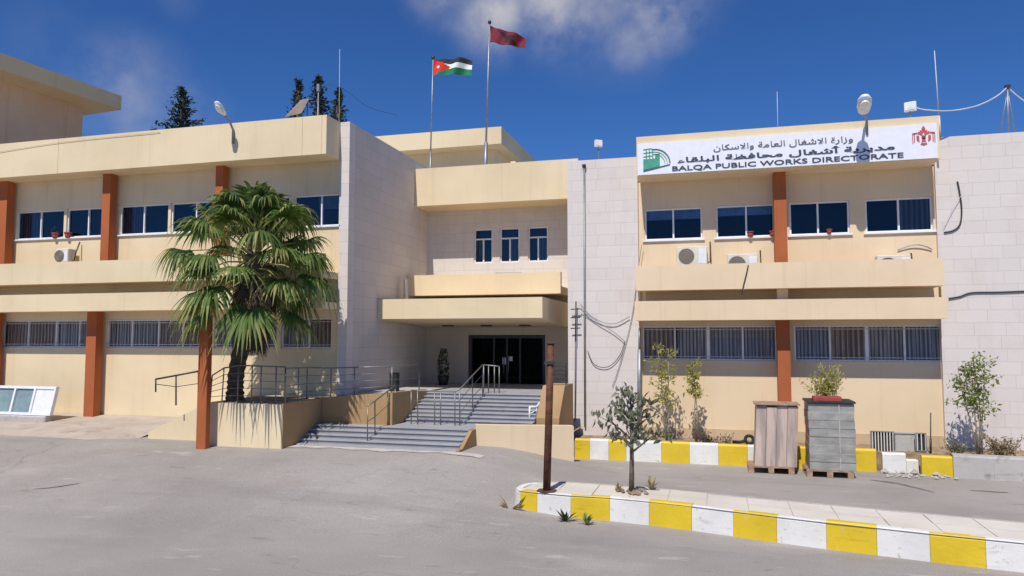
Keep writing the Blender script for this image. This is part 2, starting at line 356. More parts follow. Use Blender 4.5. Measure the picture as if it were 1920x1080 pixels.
# ------------------------------------------------------------------ main building
YL, YLW = 15.4, 16.1           # left wing: fascia plane, window wall plane
YR, YRW = 17.8, 18.65          # right wing
YB = YLW * 1.3136              # recessed entrance wall
YC = YB / 1.052                # fascia over the entrance
XS = xa(658, YLW, 228)         # side wall of the left wing
BLD = thing('public_works_building', 'two storey cream and white stone public building with terracotta columns and recessed entrance', 'building', (-3, 18, 0))

def wall_with(mb, X0, X1, Z0, Z1, Y, ops, reveal=.14, room=.75, dark=1):
    """front sheet of a wall with openings (x0,x1,z0,z1), their reveals and a dark room behind each"""
    xs = sorted({X0, X1, *[o[0] for o in ops], *[o[1] for o in ops]}); zs = sorted({Z0, Z1, *[o[2] for o in ops], *[o[3] for o in ops]})
    for i in range(len(xs) - 1):
        for j in range(len(zs) - 1):
            cx, cz = (xs[i] + xs[i + 1]) / 2, (zs[j] + zs[j + 1]) / 2
            if any(o[0] < cx < o[1] and o[2] < cz < o[3] for o in ops): continue
            mb.quad((xs[i], Y, zs[j]), (xs[i + 1], Y, zs[j]), (xs[i + 1], Y, zs[j + 1]), (xs[i], Y, zs[j + 1]))
    for (a, b, c, d) in ops:
        y1, y2 = Y + reveal, Y + room
        for (p, q, mi) in ((Y, y1, 0), (y1, y2, dark)):
            mb.quad((a, p, c), (a, q, c), (b, q, c), (b, p, c), mi); mb.quad((a, p, d), (b, p, d), (b, q, d), (a, q, d), mi)
            mb.quad((a, p, c), (a, p, d), (a, q, d), (a, q, c), mi); mb.quad((b, p, c), (b, q, c), (b, q, d), (b, p, d), mi)
        mb.quad((a, y2, c), (b, y2, c), (b, y2, d), (a, y2, d), dark)

def window(a, b, c, d, Y, cuts, blinds=None, bars=False, transom=None, wide=None, sill=True, fw=.04, gm='glass', label=None):
    """frame, glass, sill, blinds and bars of one window set into an opening; cuts are mullion positions 0..1"""
    f = MB(); y0, y1 = Y + .045, Y + .11
    e = .003
    f.box(a + e, b - e, y0, y1, c + e, c + fw); f.box(a + e, b - e, y0, y1, d - fw, d - e)
    f.box(a + e, a + fw, y0, y1, c + fw, d - fw); f.box(b - fw, b - e, y0, y1, c + fw, d - fw)
    top = d - fw
    if transom:
        t = c + (d - c) * transom; f.box(a + fw, b - fw, y0 + .002, y1, t - fw / 2, t + fw / 2); top = t - fw / 2
    for k, u in enumerate(cuts):
        x = a + (b - a) * u; w = fw * .5 if not (wide and k in wide) else fw * .95
        f.box(x - w, x + w, y0 - .004, y1, c + fw, top)
    fo = f.build('window', 'white', BLD)
    if label: fo['label'] = label
    g = MB(); g.quad((a + fw, Y + .085, c + fw), (b - fw, Y + .085, c + fw), (b - fw, Y + .085, d - fw), (a + fw, Y + .085, d - fw)); g.build('glass', gm, fo)
    if sill:
        s = MB(); s.box(a - .05, b + .05, Y - .05, Y + .043, c - .035, c + .002); s.build('sill', 'white', fo)
    for bl in (blinds or []):
        mat, u0, u1, v0, v1 = bl
        q = MB(); xa_, xb_ = a + (b - a) * u0, a + (b - a) * u1
        n = max(4, int((xb_ - xa_) / .05)); vs = []; fs = []
        for i in range(n + 1):
            x = xa_ + (xb_ - xa_) * i / n; yy = Y + .125 + (.012 if i % 2 else 0)
            vs += [(x, yy, c + (d - c) * v0), (x, yy, c + (d - c) * v1)]
        for i in range(n): fs.append((2 * i, 2 * i + 2, 2 * i + 3, 2 * i + 1))
        q.add(vs, fs); q.build('blind', mat, fo)
    if bars:
        q = MB(); n = int((b - a) / .115)
        for i in range(1, n):
            x = a + (b - a) * i / n + random.uniform(-.008, .008); q.tube([(x, Y + .02, c + .01), (x, Y + .02, d - .01)], .0038, 5)
        for z in (c + .09, d - .09): q.box(a + .004, b - .004, Y + .012, Y + .024, z - .008, z + .008)
        q.build('security_bars', 'bars_mat' if 'bars_mat' in M else 'galv', fo)
    return fo
M['bars_mat'] = plain('painted_bars', (.62, .58, .55), .6)

def mbox(name, mat, *args, label=None):
    b = MB(); b.box(*args); o = b.build(name, mat, BLD)
    if label: o['label'] = label
    return o

# --- right wing
xl, xr = xa(1197, YR), xa(1761, YR, 250)
zt, zb = 7.66, 6.70
wxl, wxr = xa(1190, YRW), xa(1780, YRW)
UW = [(xa(1211, YRW), xa(1320, YRW)), (xa(1346, YRW), xa(1457, YRW)), (xa(1485, YRW), xa(1599, YRW)), (xa(1629, YRW), xa(1757, YRW))]
uz0, uz1, lz0, lz1 = 5.24, 6.03, 2.26, 3.10
LW = [(xa(1204, YRW), xa(1456, YRW)), (xa(1488, YRW), xa(1768, YRW))]
b = MB(); wall_with(b, wxl, wxr, .2, 6.72, YRW, [(p, q, uz0, uz1) for p, q in UW] + [(p, q, lz0, lz1) for p, q in LW]); b.build('wall', ['cream_low', 'dark'], BLD)
b = MB(); b.box(wxl + .1, wxr - .1, YRW - .02, YRW - .001, .1, .62); b.build('skirting', 'skirting', BLD)
window(*UW[0], uz0, uz1, YRW, [.5], [('roller', .03, .97, .66, .96)])
window(*UW[1], uz0, uz1, YRW, [.52], [('roller', .03, .97, .70, .96)])
window(*UW[2], uz0, uz1, YRW, [.48], None)
window(*UW[3], uz0, uz1, YRW, [.5], [('blind_brown', .52, .97, .04, .97)])
window(*LW[0], lz0, lz1, YRW, [.25, .5, .755], [('blind_brown', .01, .25, .03, .97), ('blind', .27, .99, .66, .97), ('blind', .27, .52, .03, .66), ('blind_blue', .52, .99, .03, .66)], True, wide=[1], gm='glass2', sill=False)
window(*LW[1], lz0, lz1, YRW, [.25, .5, .75], [('blind_blue', .01, .245, .03, .97), ('blind_brown', .255, .5, .03, .97), ('blind', .505, .75, .03, .97), ('blind_blue', .755, .99, .03, .97)], True, wide=[1], gm='glass2', sill=False)
mbox('fascia', 'cream', xl, xr, YR, YRW - .002, zb, zt)
mbox('roof', 'roof', wxl, wxr, YRW, 27, 6.75, 7.25)
YP = YR - .05; pxl, pxr = xa(1193, YP), xa(1774, YP)
b = MB(); b.box(pxl, pxr, YP, YP + .13, 3.93, 4.52); b.box(pxl, pxr, YP + .13, YRW - .002, 3.93, 4.09); b.build('balcony', 'cream_low', BLD)
YF2 = YR - .1; b = MB(); b.box(xa(1190, YF2), xa(1777, YF2), YF2, YF2 + .14, 3.215, 3.675); b.box(xa(1190, YF2) + .01, xa(1777, YF2) - .01, YF2 + .14, YRW - .002, 3.215, 3.37); b.build('canopy_band', 'cream_low', BLD)
for px0, px1 in ((1197, 1201), (1206, 1212), (1764, 1770), (1457, 1477)):
    b = MB(); b.box(xa(px0, 18.2), xa(px1, 18.2), 18.0 if px0 == 1457 else 18.15, 18.25, 3.37, 3.93); b.build('spacer', 'cream', BLD)
cx0, cx1 = xa(1456, YR + .45), xa(1480, YR + .45)
mbox('column', 'rust', cx0, cx1, YR + .43, YR + .72, 4.09, zb)
mbox('column', 'rust', cx0, cx1, YR + .40, YR + .72, .2, 3.369)
# stone piers
PY = YRW - .1
b = MB(); b.box(xa(1065, PY), wxl + .12, PY, YB + .5, 0, 7.36); b.build('stone_wall', 'stone', BLD)
b = MB(); b.box(xa(1764, PY), 10.5, PY, 27, 0, 7.36); b.build('stone_wall', 'stone', BLD)
# --- entrance bay
XP = xa(1065, PY)
cz1, cz0 = za(930, 307, YC), za(930, 379, YC)
mbox('fascia', 'cream', XS, XP - .002, YC, YB - .002, cz0, cz1)
mbox('roof', 'roof', XS, XP, YB + .6, 29, 6.9, 7.3)
CW = [(xa(888, YB), xa(923, YB)), (xa(937, YB), xa(974, YB)), (xa(990, YB), xa(1028, YB))]
wz0, wz1 = za(955, 492, YB), za(955, 427, YB)
DX = (xa(878, YB), xa(1022, YB)); DZ = (1.25, za(950, 628, YB))
b = MB(); wall_with(b, XS, XP + .2, 4.0, cz0 + .3, YB, [(p, q, wz0, wz1) for p, q in CW]); b.build('stone_wall', ['stone', 'dark'], BLD)
b = MB(); wall_with(b, XS, XP + .2, .2, 4.0, YB, [(*DX, *DZ)], .2, 2.5); b.build('wall', ['beige', 'dark'], BLD)
for i, (p, q) in enumerate(CW): window(p, q, wz0, wz1, YB, [.5], [('blind_blue', .04, .46, .03, .66)] if i == 0 else [('blind_blue', .54, .96, .03, .7)], transom=.70, fw=.042, sill=False, gm='glass3')
s = MB(); s.box(xa(930, YB), xa(978, YB), YB - .06, YB - .002, wz0 - .34, wz0 - .30); s.build('ledge', 'conc', BLD)
# door
d = MB(); y0 = YB + .08
d.box(DX[0] + .01, DX[0] + .1, y0, y0 + .08, DZ[0], DZ[1] - .01); d.box(DX[1] - .1, DX[1] - .01, y0, y0 + .08, DZ[0], DZ[1] - .01); d.box(DX[0] + .1, DX[1] - .1, y0, y0 + .08, DZ[1] - .1, DZ[1] - .01)
for u in (.33, .5, .67):
    x = DX[0] + (DX[1] - DX[0]) * u; d.box(x - .03, x + .03, y0 + .01, y0 + .07, DZ[0], DZ[1] - .1)
dr = d.build('door', 'dsteel', BLD)
g = MB(); g.quad((DX[0] + .1, y0 + .04, DZ[0]), (DX[1] - .1, y0 + .04, DZ[0]), (DX[1] - .1, y0 + .04, DZ[1] - .1), (DX[0] + .1, y0 + .04, DZ[1] - .1)); g.build('glass', glass('door_glass', (.2, .21, .23), .12), dr)
for u in (.47, .53):
    x = DX[0] + (DX[1] - DX[0]) * u; g = MB(); g.tube([(x, y0 - .03, 1.75), (x, y0 - .07, 1.78), (x, y0 - .07, 2.25), (x, y0 - .03, 2.28)], .018, 6); g.build('handle', 'steel', dr)
nb = MB()
for (u, z, w, h) in ((.44, 2.02, .16, .2), (.52, 2.12, .12, .14)): 
    x = DX[0] + (DX[1] - DX[0]) * u; nb.box(x, x + w, y0 + .02, y0 + .03, z, z + h)
nb.build('paper_notice', 'white', dr)  # small white plates standing in for glints at the door
# entrance canopies
YK, YK2 = 17.7, 19.6
XK = xa(1017, YK, 575)
kz0, kz1 = za(860, 597, YK), za(860, 559, YK)
k = MB(); k.prism([(YK, kz0), (YB - .002, kz0 - .18), (YB - .002, kz1), (YK, kz1)], 'x', XS + .002, XK); ko = k.build('entrance_canopy', 'cream', BLD)
for px in (840, 912, 985):
    p = onY(px, 609, 20.2); zl = kz0 - .18 * (20.2 - YK) / (YB - YK); k = MB(); k.tube([(p.x, 20.2, zl - .03), (p.x, 20.2, zl + .03)], .17, 14); k.build('downlight', 'dsteel', ko)
XK2 = xa(1051, YK2, 530)
k2z0, k2z1 = za(915, 552, YK2), za(915, 513, YK2)
k = MB(); k.box(XS + .002, XK2, YK2, YK2 + .16, k2z0, k2z1); k.box(XS + .002, XK2, YK2 + .16, YB - .002, k2z0, k2z0 + .2); k.build('canopy_parapet', 'cream', BLD)
k = MB(); k.box(xa(757, 19.0), xa(762, 19.0), 18.95, 19.1, kz1, kz1 + .62); k.build('drain_pipe', 'conc', BLD)
# --- left wing
LX0 = -24.0
LXE = xa(612, YL, 250)
lt, lb = za(300, 243, YL), za(300, 311, YL)
mbox('fascia', 'cream', LX0, LXE, YL, YLW - .002, lb, lt)
for px in (96, 560, 597):
    b = MB(); b.box(xa(px, YL) - .006, xa(px, YL) + .006, YL - .004, YL + .01, lb + .002, lt - .002); b.build('expansion_joint', 'skirting', BLD)
lu0, lu1 = za(130, 447, YLW), za(130, 394, YLW); lu0 = (lu0 + za(620, 421, YLW)) / 2; lu1 = (lu1 + za(620, 361, YLW)) / 2
ll0, ll1 = (za(130, 655, YLW) + za(590, 650, YLW)) / 2, za(130, 600, YLW)
def X(px): return xa(px, YLW)
LUW = [(X(22), X(112), [.5]), (X(117), X(188), [.56]), (X(217), X(309), [.49]), (X(314), X(408), [.5]), (X(428), X(538), [.5]), (X(546), X(633), [.6])]
LLW = [(X(4), X(168), [.3, .62, .88]), (X(200), X(378), [.27, .55, .8]), (X(402), X(520), [.5]), (X(527), X(622), [.55])]
b = MB(); wall_with(b, LX0, LXE + .01, .2, lb + .02, YLW, [(p, q, lu0, lu1) for p, q, _ in LUW] + [(p, q, ll0, ll1) for p, q, _ in LLW]); b.build('wall', ['cream', 'dark'], BLD)
for k, (p, q, c) in enumerate(LUW): window(p, q, lu0, lu1, YLW, c, [('blind_blue', .03, .48, .04, .97)] if k in (0, 2) else [('roller', .5, .97, .55, .97)] if k == 5 else None, sill=True, gm='glass3', fw=.034)
for i, (p, q, c) in enumerate(LLW):
    window(p, q, ll0, ll1, YLW, c, [('blind_brown', .01, .6, .03, .97), ('blind', .6, .99, .03, .97)] if i % 2 == 0 else [('blind', .01, .5, .03, .97), ('blind_brown', .5, .99, .03, .97)], True, gm='glass2', sill=False)
lp0, lp1 = za(200, 530, YL), za(190, 489, YL)
b = MB(); b.box(LX0, LXE, YL - .05, YL + .08, lp0, lp1); b.box(LX0, LXE, YL + .08, YLW - .002, lp0, lp0 + .16); b.build('balcony', 'cream', BLD)
lf0, lf1 = za(200, 583, YL), za(200, 550, YL)
b = MB(); b.box(LX0, LXE + .03, YL - .1, YL + .04, lf0, lf1); b.box(LX0, LXE, YL + .04, YLW - .002, lf0, lf0 + .16); b.build('canopy_band', 'cream', BLD)
for pu0, pu1, pl0, pl1 in ((-12, 4, -28, -8), (184, 199, 163, 181)):
    mbox('column', 'rust', xa(pu0, YL + .4), xa(pu1, YL + .4), YL + .38, YL + .6, lp0 + .16, lb)
    o = MB(); o.box(xa(pl0, YL + .36), xa(pl1, YL + .36), YL + .36, YL + .58, .2, lf0 + .158); o.build('column', 'rust', BLD)
mbox('column', 'rust', xa(398, YL + .4), xa(412, YL + .4), YL + .38, YL + .6, lp0 + .16, lb)
mbox('roof', 'roof', LX0, XS - .3, YLW + .8, 26, lt - .75, lt - .35)
st = za(658, 229, YLW)
b = MB(); b.box(LXE + .012, XS, YLW - .05, YLW + .25, 0, st); b.build('stone_wall', 'stone', BLD)
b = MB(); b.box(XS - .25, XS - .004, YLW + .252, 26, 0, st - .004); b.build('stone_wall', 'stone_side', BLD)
# penthouse behind the entrance
YH = 25.0
hx1 = xa(940, YH, 250); hz1, hz0 = za(940, 237, YH), za(940, 269, YH)
b = MB(); b.box(hx1 - 7.0, hx1, YH, YH + 6.2, hz0, hz1); b.build('roof_slab', 'cream', BLD)
b = MB(); b.box(hx1 - 6.6, hx1 - .45, YH + .7, YH + 5.6, 7.2, hz0 - .002); b.build('stair_tower', 'cream', BLD)
b = MB(); b.box(xa(960, 20.9), xa(969, 20.9), 20.75, 20.95, cz1 - .05, cz1 + .2); b.build('vent_stub', 'cream', BLD)

# ------------------------------------------------------------------ freestanding orange column, ramp, planter, stairs
YPl = 13.7
XPl = xa(530, YPl, 790)
o = MB(); ox0, ox1 = xa(369, 13.35, 750), xa(387, 13.35, 750)
o.box(ox0, ox1, 13.35, 13.5, gz(ox0, 13.4) - .3, 3.3, 0, .012)
solo(o, 'column', 'rust', 'tall weathered orange column standing on the asphalt in front of the palm planter', 'column', (ox0 + .15, 13.5, gz(ox0, 13.4)))
zq = za(460, 757, YPl)
rw = thing('ramp_planter', 'cream painted ramp wall and palm planter between the stairs and the left wing', 'ramp', (XPl - 2, YPl + .5, .5))
b = MB()
xr0, xr1 = xa(285, 14.2), xa(395, 14.2)
b.prism([(xr0, .2), (xr1, .2), (xr1, zq - .04), (xr0, gz(xr0, 14.2) + .14)], 'y', 14.2, 16.05)
b.build('ramp_deck', 'cream', rw)
b = MB(); b.box(xa(395, YPl), XPl - .03, YPl, 16.0, .1, zq); b.build('planter_box', 'cream', rw)
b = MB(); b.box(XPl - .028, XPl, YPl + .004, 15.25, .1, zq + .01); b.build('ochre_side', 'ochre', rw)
xz = -7.0
b = MB(); zz1 = za(741, 737, 15.3)
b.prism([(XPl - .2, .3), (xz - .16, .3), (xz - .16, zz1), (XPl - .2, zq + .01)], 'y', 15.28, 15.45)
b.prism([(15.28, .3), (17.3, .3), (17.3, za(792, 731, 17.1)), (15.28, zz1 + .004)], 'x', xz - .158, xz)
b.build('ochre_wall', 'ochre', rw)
b = MB(); b.prism([(XPl, zq - .03), (xz - .17, zz1 - .12), (xz - .17, .3), (XPl, .3)], 'y', 15.46, 16.0); b.prism([(15.6, .3), (21, .3), (21, 1.44), (15.6, zz1 - .1)], 'x', XS + .01, xz - .17); b.build('ramp_floor', 'conc', rw)
b = MB(); b.box(xa(398, YPl) + .1, XPl - .3, YPl + .25, 15.2, zq, zq + .03); b.build('planter_soil', 'soil', rw)

STAIR = thing('staircase', 'wide grey tiled entrance stairs in two flights under the canopy', 'stairs', (-6, 15, .5))
def flight(x0, x1, y0, z0, n, rise, run, back, x0b=None):
    t, r = MB(), MB()
    for i in range(n):
        ya, zt_ = y0 + i * run, z0 + (i + 1) * rise
        ye = ya + run + .02 if i < n - 1 else back
        t.box(x0, x1, ya - .022, ye, zt_ - .02, zt_)
        r.box(x0, x1, ya, ye, zt_ - rise - .15, zt_ - .021)
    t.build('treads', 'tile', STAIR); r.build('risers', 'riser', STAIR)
SX1 = xa(857, 14.2); PLY = 15.2; xq0 = xa(893, PLY)
flight(XPl + .003, SX1, 14.2, .47, 5, .08, .2, 15.97)
b = MB(); b.prism([(SX1 + .004, 15.27), (xq0, 15.3), (-3.95, 15.95), (-3.95, 16.05), (SX1 + .004, 16.05)], 'z', .2, .866); b.build('landing', 'tile', STAIR)
flight(xz + .003, -3.95, 15.95, .87, 8, .0735, .19, YB - .01)
# cheek and planter wall on the right of the stairs
ck = thing('stair_cheek_walls', 'low painted walls closing the right side of the entrance stairs', 'wall', (-4.5, 16, .3))
xq = xq0
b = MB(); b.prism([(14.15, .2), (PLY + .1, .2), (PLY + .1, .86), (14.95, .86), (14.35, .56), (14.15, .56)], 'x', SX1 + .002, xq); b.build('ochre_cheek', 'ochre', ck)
p0, p1 = Vector((xq, PLY, 0)), onY(1076, 850, 16.1); p1.z = 0
dirv = (p1 - p0).normalized(); nrm = Vector((-dirv.y, dirv.x, 0)) * .22
b = MB(); z0_, z1_ = za(893, 797, PLY), za(1076, 799, 16.1)
A, B2 = p0 + dirv * .002, p1
b.add([A, B2, B2 + nrm, A + nrm] + [v + Vector((0, 0, z)) for v, z in ((A, z0_), (B2, z1_), (B2 + nrm, z1_), (A + nrm, z0_))], [(0, 1, 5, 4), (1, 2, 6, 5), (2, 3, 7, 6), (3, 0, 4, 7), (4, 5, 6, 7)])
b.build('planter_wall', 'cream_low', ck)
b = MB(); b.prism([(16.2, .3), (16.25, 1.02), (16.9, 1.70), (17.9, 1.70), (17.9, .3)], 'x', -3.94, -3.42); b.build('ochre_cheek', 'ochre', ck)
b = MB()
for i, z in enumerate((1.82, 1.92, 2.02, 2.12)): b.box(-3.9, -3.45, 17.2, 17.22, z, z + .035)
for x in (-3.89, -3.47): b.box(x, x + .03, 17.221, 17.25, 1.70, 2.2)
solo(b, 'bar_railing', 'dsteel', 'short dark railing of horizontal bars on the right cheek wall beside the entrance', 'railing', (-3.7, 17.2, 1.7))
# soil behind kerbs
b = MB(); b.box(-3.3, 10.5, 17.36, YRW - .02, 0, .38); b.add([A + nrm + Vector((.05, .02, .6)), Vector((-3.3, 17.36, .6)), Vector((-3.3, 18.5, .6)), Vector((xq + .3, 18.5, .6))], [(0, 1, 2, 3)]); struct(b.build('planting_bed_soil', 'soil'))
b = MB()
nx = 24
for i in range(nx):
    xA, xB = -26 + i * .55, -26 + (i + 1) * .55
    if xB > xr0 + 1.2: break
    def row(x): 
        q = random.Random(round(x * 100)); k = .12 + .88 * S(xr0 + .1, xr0 - .9, x) if False else 1 - S(xr0 - 1.0, xr0 + .05, x)
        return [(x, 13.75 + q.uniform(-.15, .15), gz(x, 13.8) - .03), (x, 14.2, gz(x, 14.2) - .03 + .10 * k), (x, 15.2, gz(x, 14) + .19 + q.uniform(-.015, .02)), (x, 16.09, gz(x, 14) + .27)]
    a_, c_ = row(xA), row(xB)
    for j in range(3): b.add([a_[j], c_[j], c_[j + 1], a_[j + 1]], [(0, 1, 2, 3)], 0, True)
struct(b.build('dirt_bank', 'dirt'))
b = MB(); n = 22
for i in range(n):
    q = []
    for k in (i, i + 1):
        x = XPl - .3 + (SX1 + .9 - XPl) * k / n; w = .28 + .07 * math.sin(k * 1.7) + .05 * math.sin(k * .6 + 1)
        q.append([Vector((x, y, gz(x, y) + .007)) for y in (14.22, 14.2 - w * .5, 14.2 - w)])
    for j in range(2): b.add([q[0][j], q[1][j], q[1][j + 1], q[0][j + 1]], [(0, 1, 2, 3)], 0, True)
struct(b.build('pavement', plain('pale_mortar', (.52, .48, .44), .95, 0, .15, 4, .3)))

M['tar'] = plain('old_tar_patch', (.17, .155, .15), .9, 0, .2, 6, .3)  # darker tone for thin streaks laid on the road
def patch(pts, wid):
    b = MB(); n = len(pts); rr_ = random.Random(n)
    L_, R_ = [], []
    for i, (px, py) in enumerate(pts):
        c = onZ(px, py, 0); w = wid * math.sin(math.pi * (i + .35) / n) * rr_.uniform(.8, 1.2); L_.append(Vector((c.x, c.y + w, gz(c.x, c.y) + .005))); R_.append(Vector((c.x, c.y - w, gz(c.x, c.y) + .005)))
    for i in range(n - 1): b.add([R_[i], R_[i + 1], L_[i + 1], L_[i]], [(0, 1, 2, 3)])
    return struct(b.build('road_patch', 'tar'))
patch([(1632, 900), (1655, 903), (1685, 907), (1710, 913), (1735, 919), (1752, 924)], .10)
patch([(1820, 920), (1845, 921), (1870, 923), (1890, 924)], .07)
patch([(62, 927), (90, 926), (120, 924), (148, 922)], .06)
# ------------------------------------------------------------------ kerbs and pavement island
def kerb_blocks(b, pts, z0s, top, width, cols, inward):
    for i in range(len(pts) - 1):
        a, c = pts[i], pts[i + 1]; d = (c - a).normalized(); n = Vector((-d.y, d.x, 0)) * inward
        a2, c2 = a + d * .002, c - d * .002
        j = random.uniform(-.006, .006); a2 = a2 + n * j; c2 = c2 + n * j; t = top + random.uniform(-.006, .008); e = .035
        sec = [(0, z0s - .1), (.012, t - e), (e, t), (width, t), (width, z0s - .1)]
        vs = [p + n * u + Vector((0, 0, w)) for p in (a2, c2) for u, w in sec]
        fs = [(k, k + 5, k + 6, k + 1) for k in range(4)] + [(0, 1, 2, 3, 4), (9, 8, 7, 6, 5)]
        b.add(vs, fs, cols[i])
TOP = .36
front = [onZ(px, py, 0) for px, py in ((975, 962), (1007, 966), (1070, 972), (1143, 977), (1217, 985), (1297, 995), (1375, 1006), (1457, 1017.5), (1550, 1030), (1645, 1041.5), (1745, 1054), (1850, 1066))]
dd = (front[-1] - front[-2])
front += [front[-1] + dd * k for k in (1, 2, 3, 4, 5)]
endp = [onZ(1005, 903.5, TOP), onZ(981, 906.5, TOP), onZ(965, 914, TOP)]
for e in endp: e.z = 0
backp = [onZ(1060, 902.5, TOP), onZ(1232, 914, TOP), onZ(1440, 934.7, TOP), onZ(1920, 978, TOP)]
for e in backp: e.z = 0
backp.append(backp[-1] + (backp[-1] - backp[-2]) * 1.2)
KB = MB()
cols = [0 if i % 2 == 0 else 1 for i in range(len(front) - 1)]
kerb_blocks(KB, front, 0, TOP, .15, cols, 1)
def kerb_strip(b, pts, top, width, mi):
    ns = []
    for i in range(len(pts)):
        d = (pts[min(i + 1, len(pts) - 1)] - pts[max(i - 1, 0)]).normalized(); ns.append(Vector((-d.y, d.x, 0)))
    sec = [(0, -.1), (.012, top - .035), (.035, top), (width, top), (width, -.1)]; vs = []
    for p, n in zip(pts, ns): vs += [p + n * u + Vector((0, 0, w)) for u, w in sec]
    b.add(vs, [(i * 5 + k, i * 5 + 5 + k, i * 5 + 6 + k, i * 5 + 1 + k) for i in range(len(pts) - 1) for k in range(4)] + [(0, 1, 2, 3, 4)], mi)
eb = endp + [front[0] + (front[1] - front[0]) * .002]
fine = []
for i in range(len(eb) - 1):
    p0_, p1_, p2_, p3_ = eb[max(i - 1, 0)], eb[i], eb[i + 1], eb[min(i + 2, len(eb) - 1)]
    for k in range(4):
        t = k / 4; fine.append(.5 * ((2 * p1_) + (p2_ - p0_) * t + (2 * p0_ - 5 * p1_ + 4 * p2_ - p3_) * t ** 2 + (3 * p1_ - p0_ - 3 * p2_ + p3_) * t ** 3))
fine.append(eb[-1]); kerb_strip(KB, fine, TOP, .14, 1)
kerb_blocks(KB, list(reversed(backp)) + [endp[0]], 0, TOP, .10, [2] * 5, 1)
struct(KB.build('kerb', ['yellow', 'kwhite', 'conc']))
# slabs: two rows of rectangular pavers following the island
def lerp(a, c, t): return a + (c - a) * t
def along(pl, x):
    for i in range(len(pl) - 1):
        if pl[i].x <= x <= pl[i + 1].x: return lerp(pl[i], pl[i + 1], (x - pl[i].x) / (pl[i + 1].x - pl[i].x))
    return pl[0].copy() if x < pl[0].x else pl[-1].copy()
inner_f = front; inner_b = [endp[0]] + backp
SB = MB(); x = endp[1].x + .1; xend = 7.0
poly = [Vector((p.x, p.y, TOP - .014)) for p in front] + [Vector((p.x, p.y, TOP - .014)) for p in reversed(backp)] + [Vector((p.x, p.y, TOP - .014)) for p in endp]
SB.add(poly, [tuple(range(len(poly)))], 1)
i = 0
while x < xend:
    w = .58; fx = x + .45
    def pt(xx, t, z):
        f_, b_ = along(inner_f, xx - (0 if False else 0)), along(inner_b, xx + .35 * 0)
        p = lerp(f_, b_, t); return Vector((p.x, p.y, z))
    for (t0, t1) in ((.075, .50), (.505, .955)):
        zz = TOP - .004 + random.uniform(-.004, .004); g_ = .006
        q = [pt(x + g_, t0, zz), pt(x + w - g_, t0, zz + random.uniform(-.003, .003)), pt(x + w - g_, t1 - .004, zz), pt(x + g_, t1 - .004, zz)]
        lo = [v - Vector((0, 0, .05)) for v in q]
        SB.add(q + lo, [(0, 1, 2, 3), (0, 4, 5, 1), (1, 5, 6, 2), (2, 6, 7, 3), (3, 7, 4, 0)])
    x += w
struct(SB.build('pavement', ['slab', 'conc']))
# far kerb in front of the planting bed
fk = [Vector((xa(px, 17.2, 850), 17.2, 0)) for px in (1078, 1106, 1141, 1174, 1240, 1293, 1347, 1402, 1465, 1530, 1597, 1643)]
for i, p in enumerate(fk): p.z = 0
KB = MB(); kerb_blocks(KB, fk, .0, .46, .16, [i % 2 for i in range(11)], 1)
kerb_blocks(KB, [Vector((xa(1646, 17.2), 17.2, 0)), Vector((xa(1690, 17.2), 17.22, 0))], 0, .40, .16, [1], 1)
kerb_blocks(KB, [Vector((xa(1692, 17.2), 17.26, 0)), Vector((xa(1716, 17.2), 17.34, 0))], 0, .27, .16, [1], 1)
kerb_blocks(KB, [Vector((xa(1719, 17.0), 17.02, 0)), Vector((xa(1776, 17.0), 17.0, 0))], 0, .40, .16, [0], 1)
kerb_blocks(KB, [Vector((xa(1778, 16.9), 16.95, 0)), Vector((xa(1850, 16.9), 16.85, 0)), Vector((xa(1935, 16.9), 16.8, 0)), Vector((9.5, 16.7, 0))], 0, .45, .3, [2, 2, 2], 1)
struct(KB.build('kerb', ['yellow', 'kwhite', 'conc']))
b = MB(); rr = random.Random(3)
for i in range(70):
    x, y = rr.uniform(xa(1640, 17.2), xa(1780, 17.2)), rr.uniform(16.55, 17.25); s_ = rr.uniform(.015, .075) * (1.3 if y > 17 else .8)
    b.add([(x + rr.uniform(.7, 1.2) * s_ * dx, y + rr.uniform(.7, 1.2) * s_ * dy, s_ * .4 + rr.uniform(.6, 1) * s_ * dz) for dx, dy, dz in ((1, 0, 0), (0, 1, 0), (-1, 0, 0), (0, -1, 0), (0, 0, 1), (0, 0, -1))],
          [(0, 1, 4), (1, 2, 4), (2, 3, 4), (3, 0, 4), (1, 0, 5), (2, 1, 5), (3, 2, 5), (0, 3, 5)])
struct(b.build('rubble', 'conc'), 'stuff')
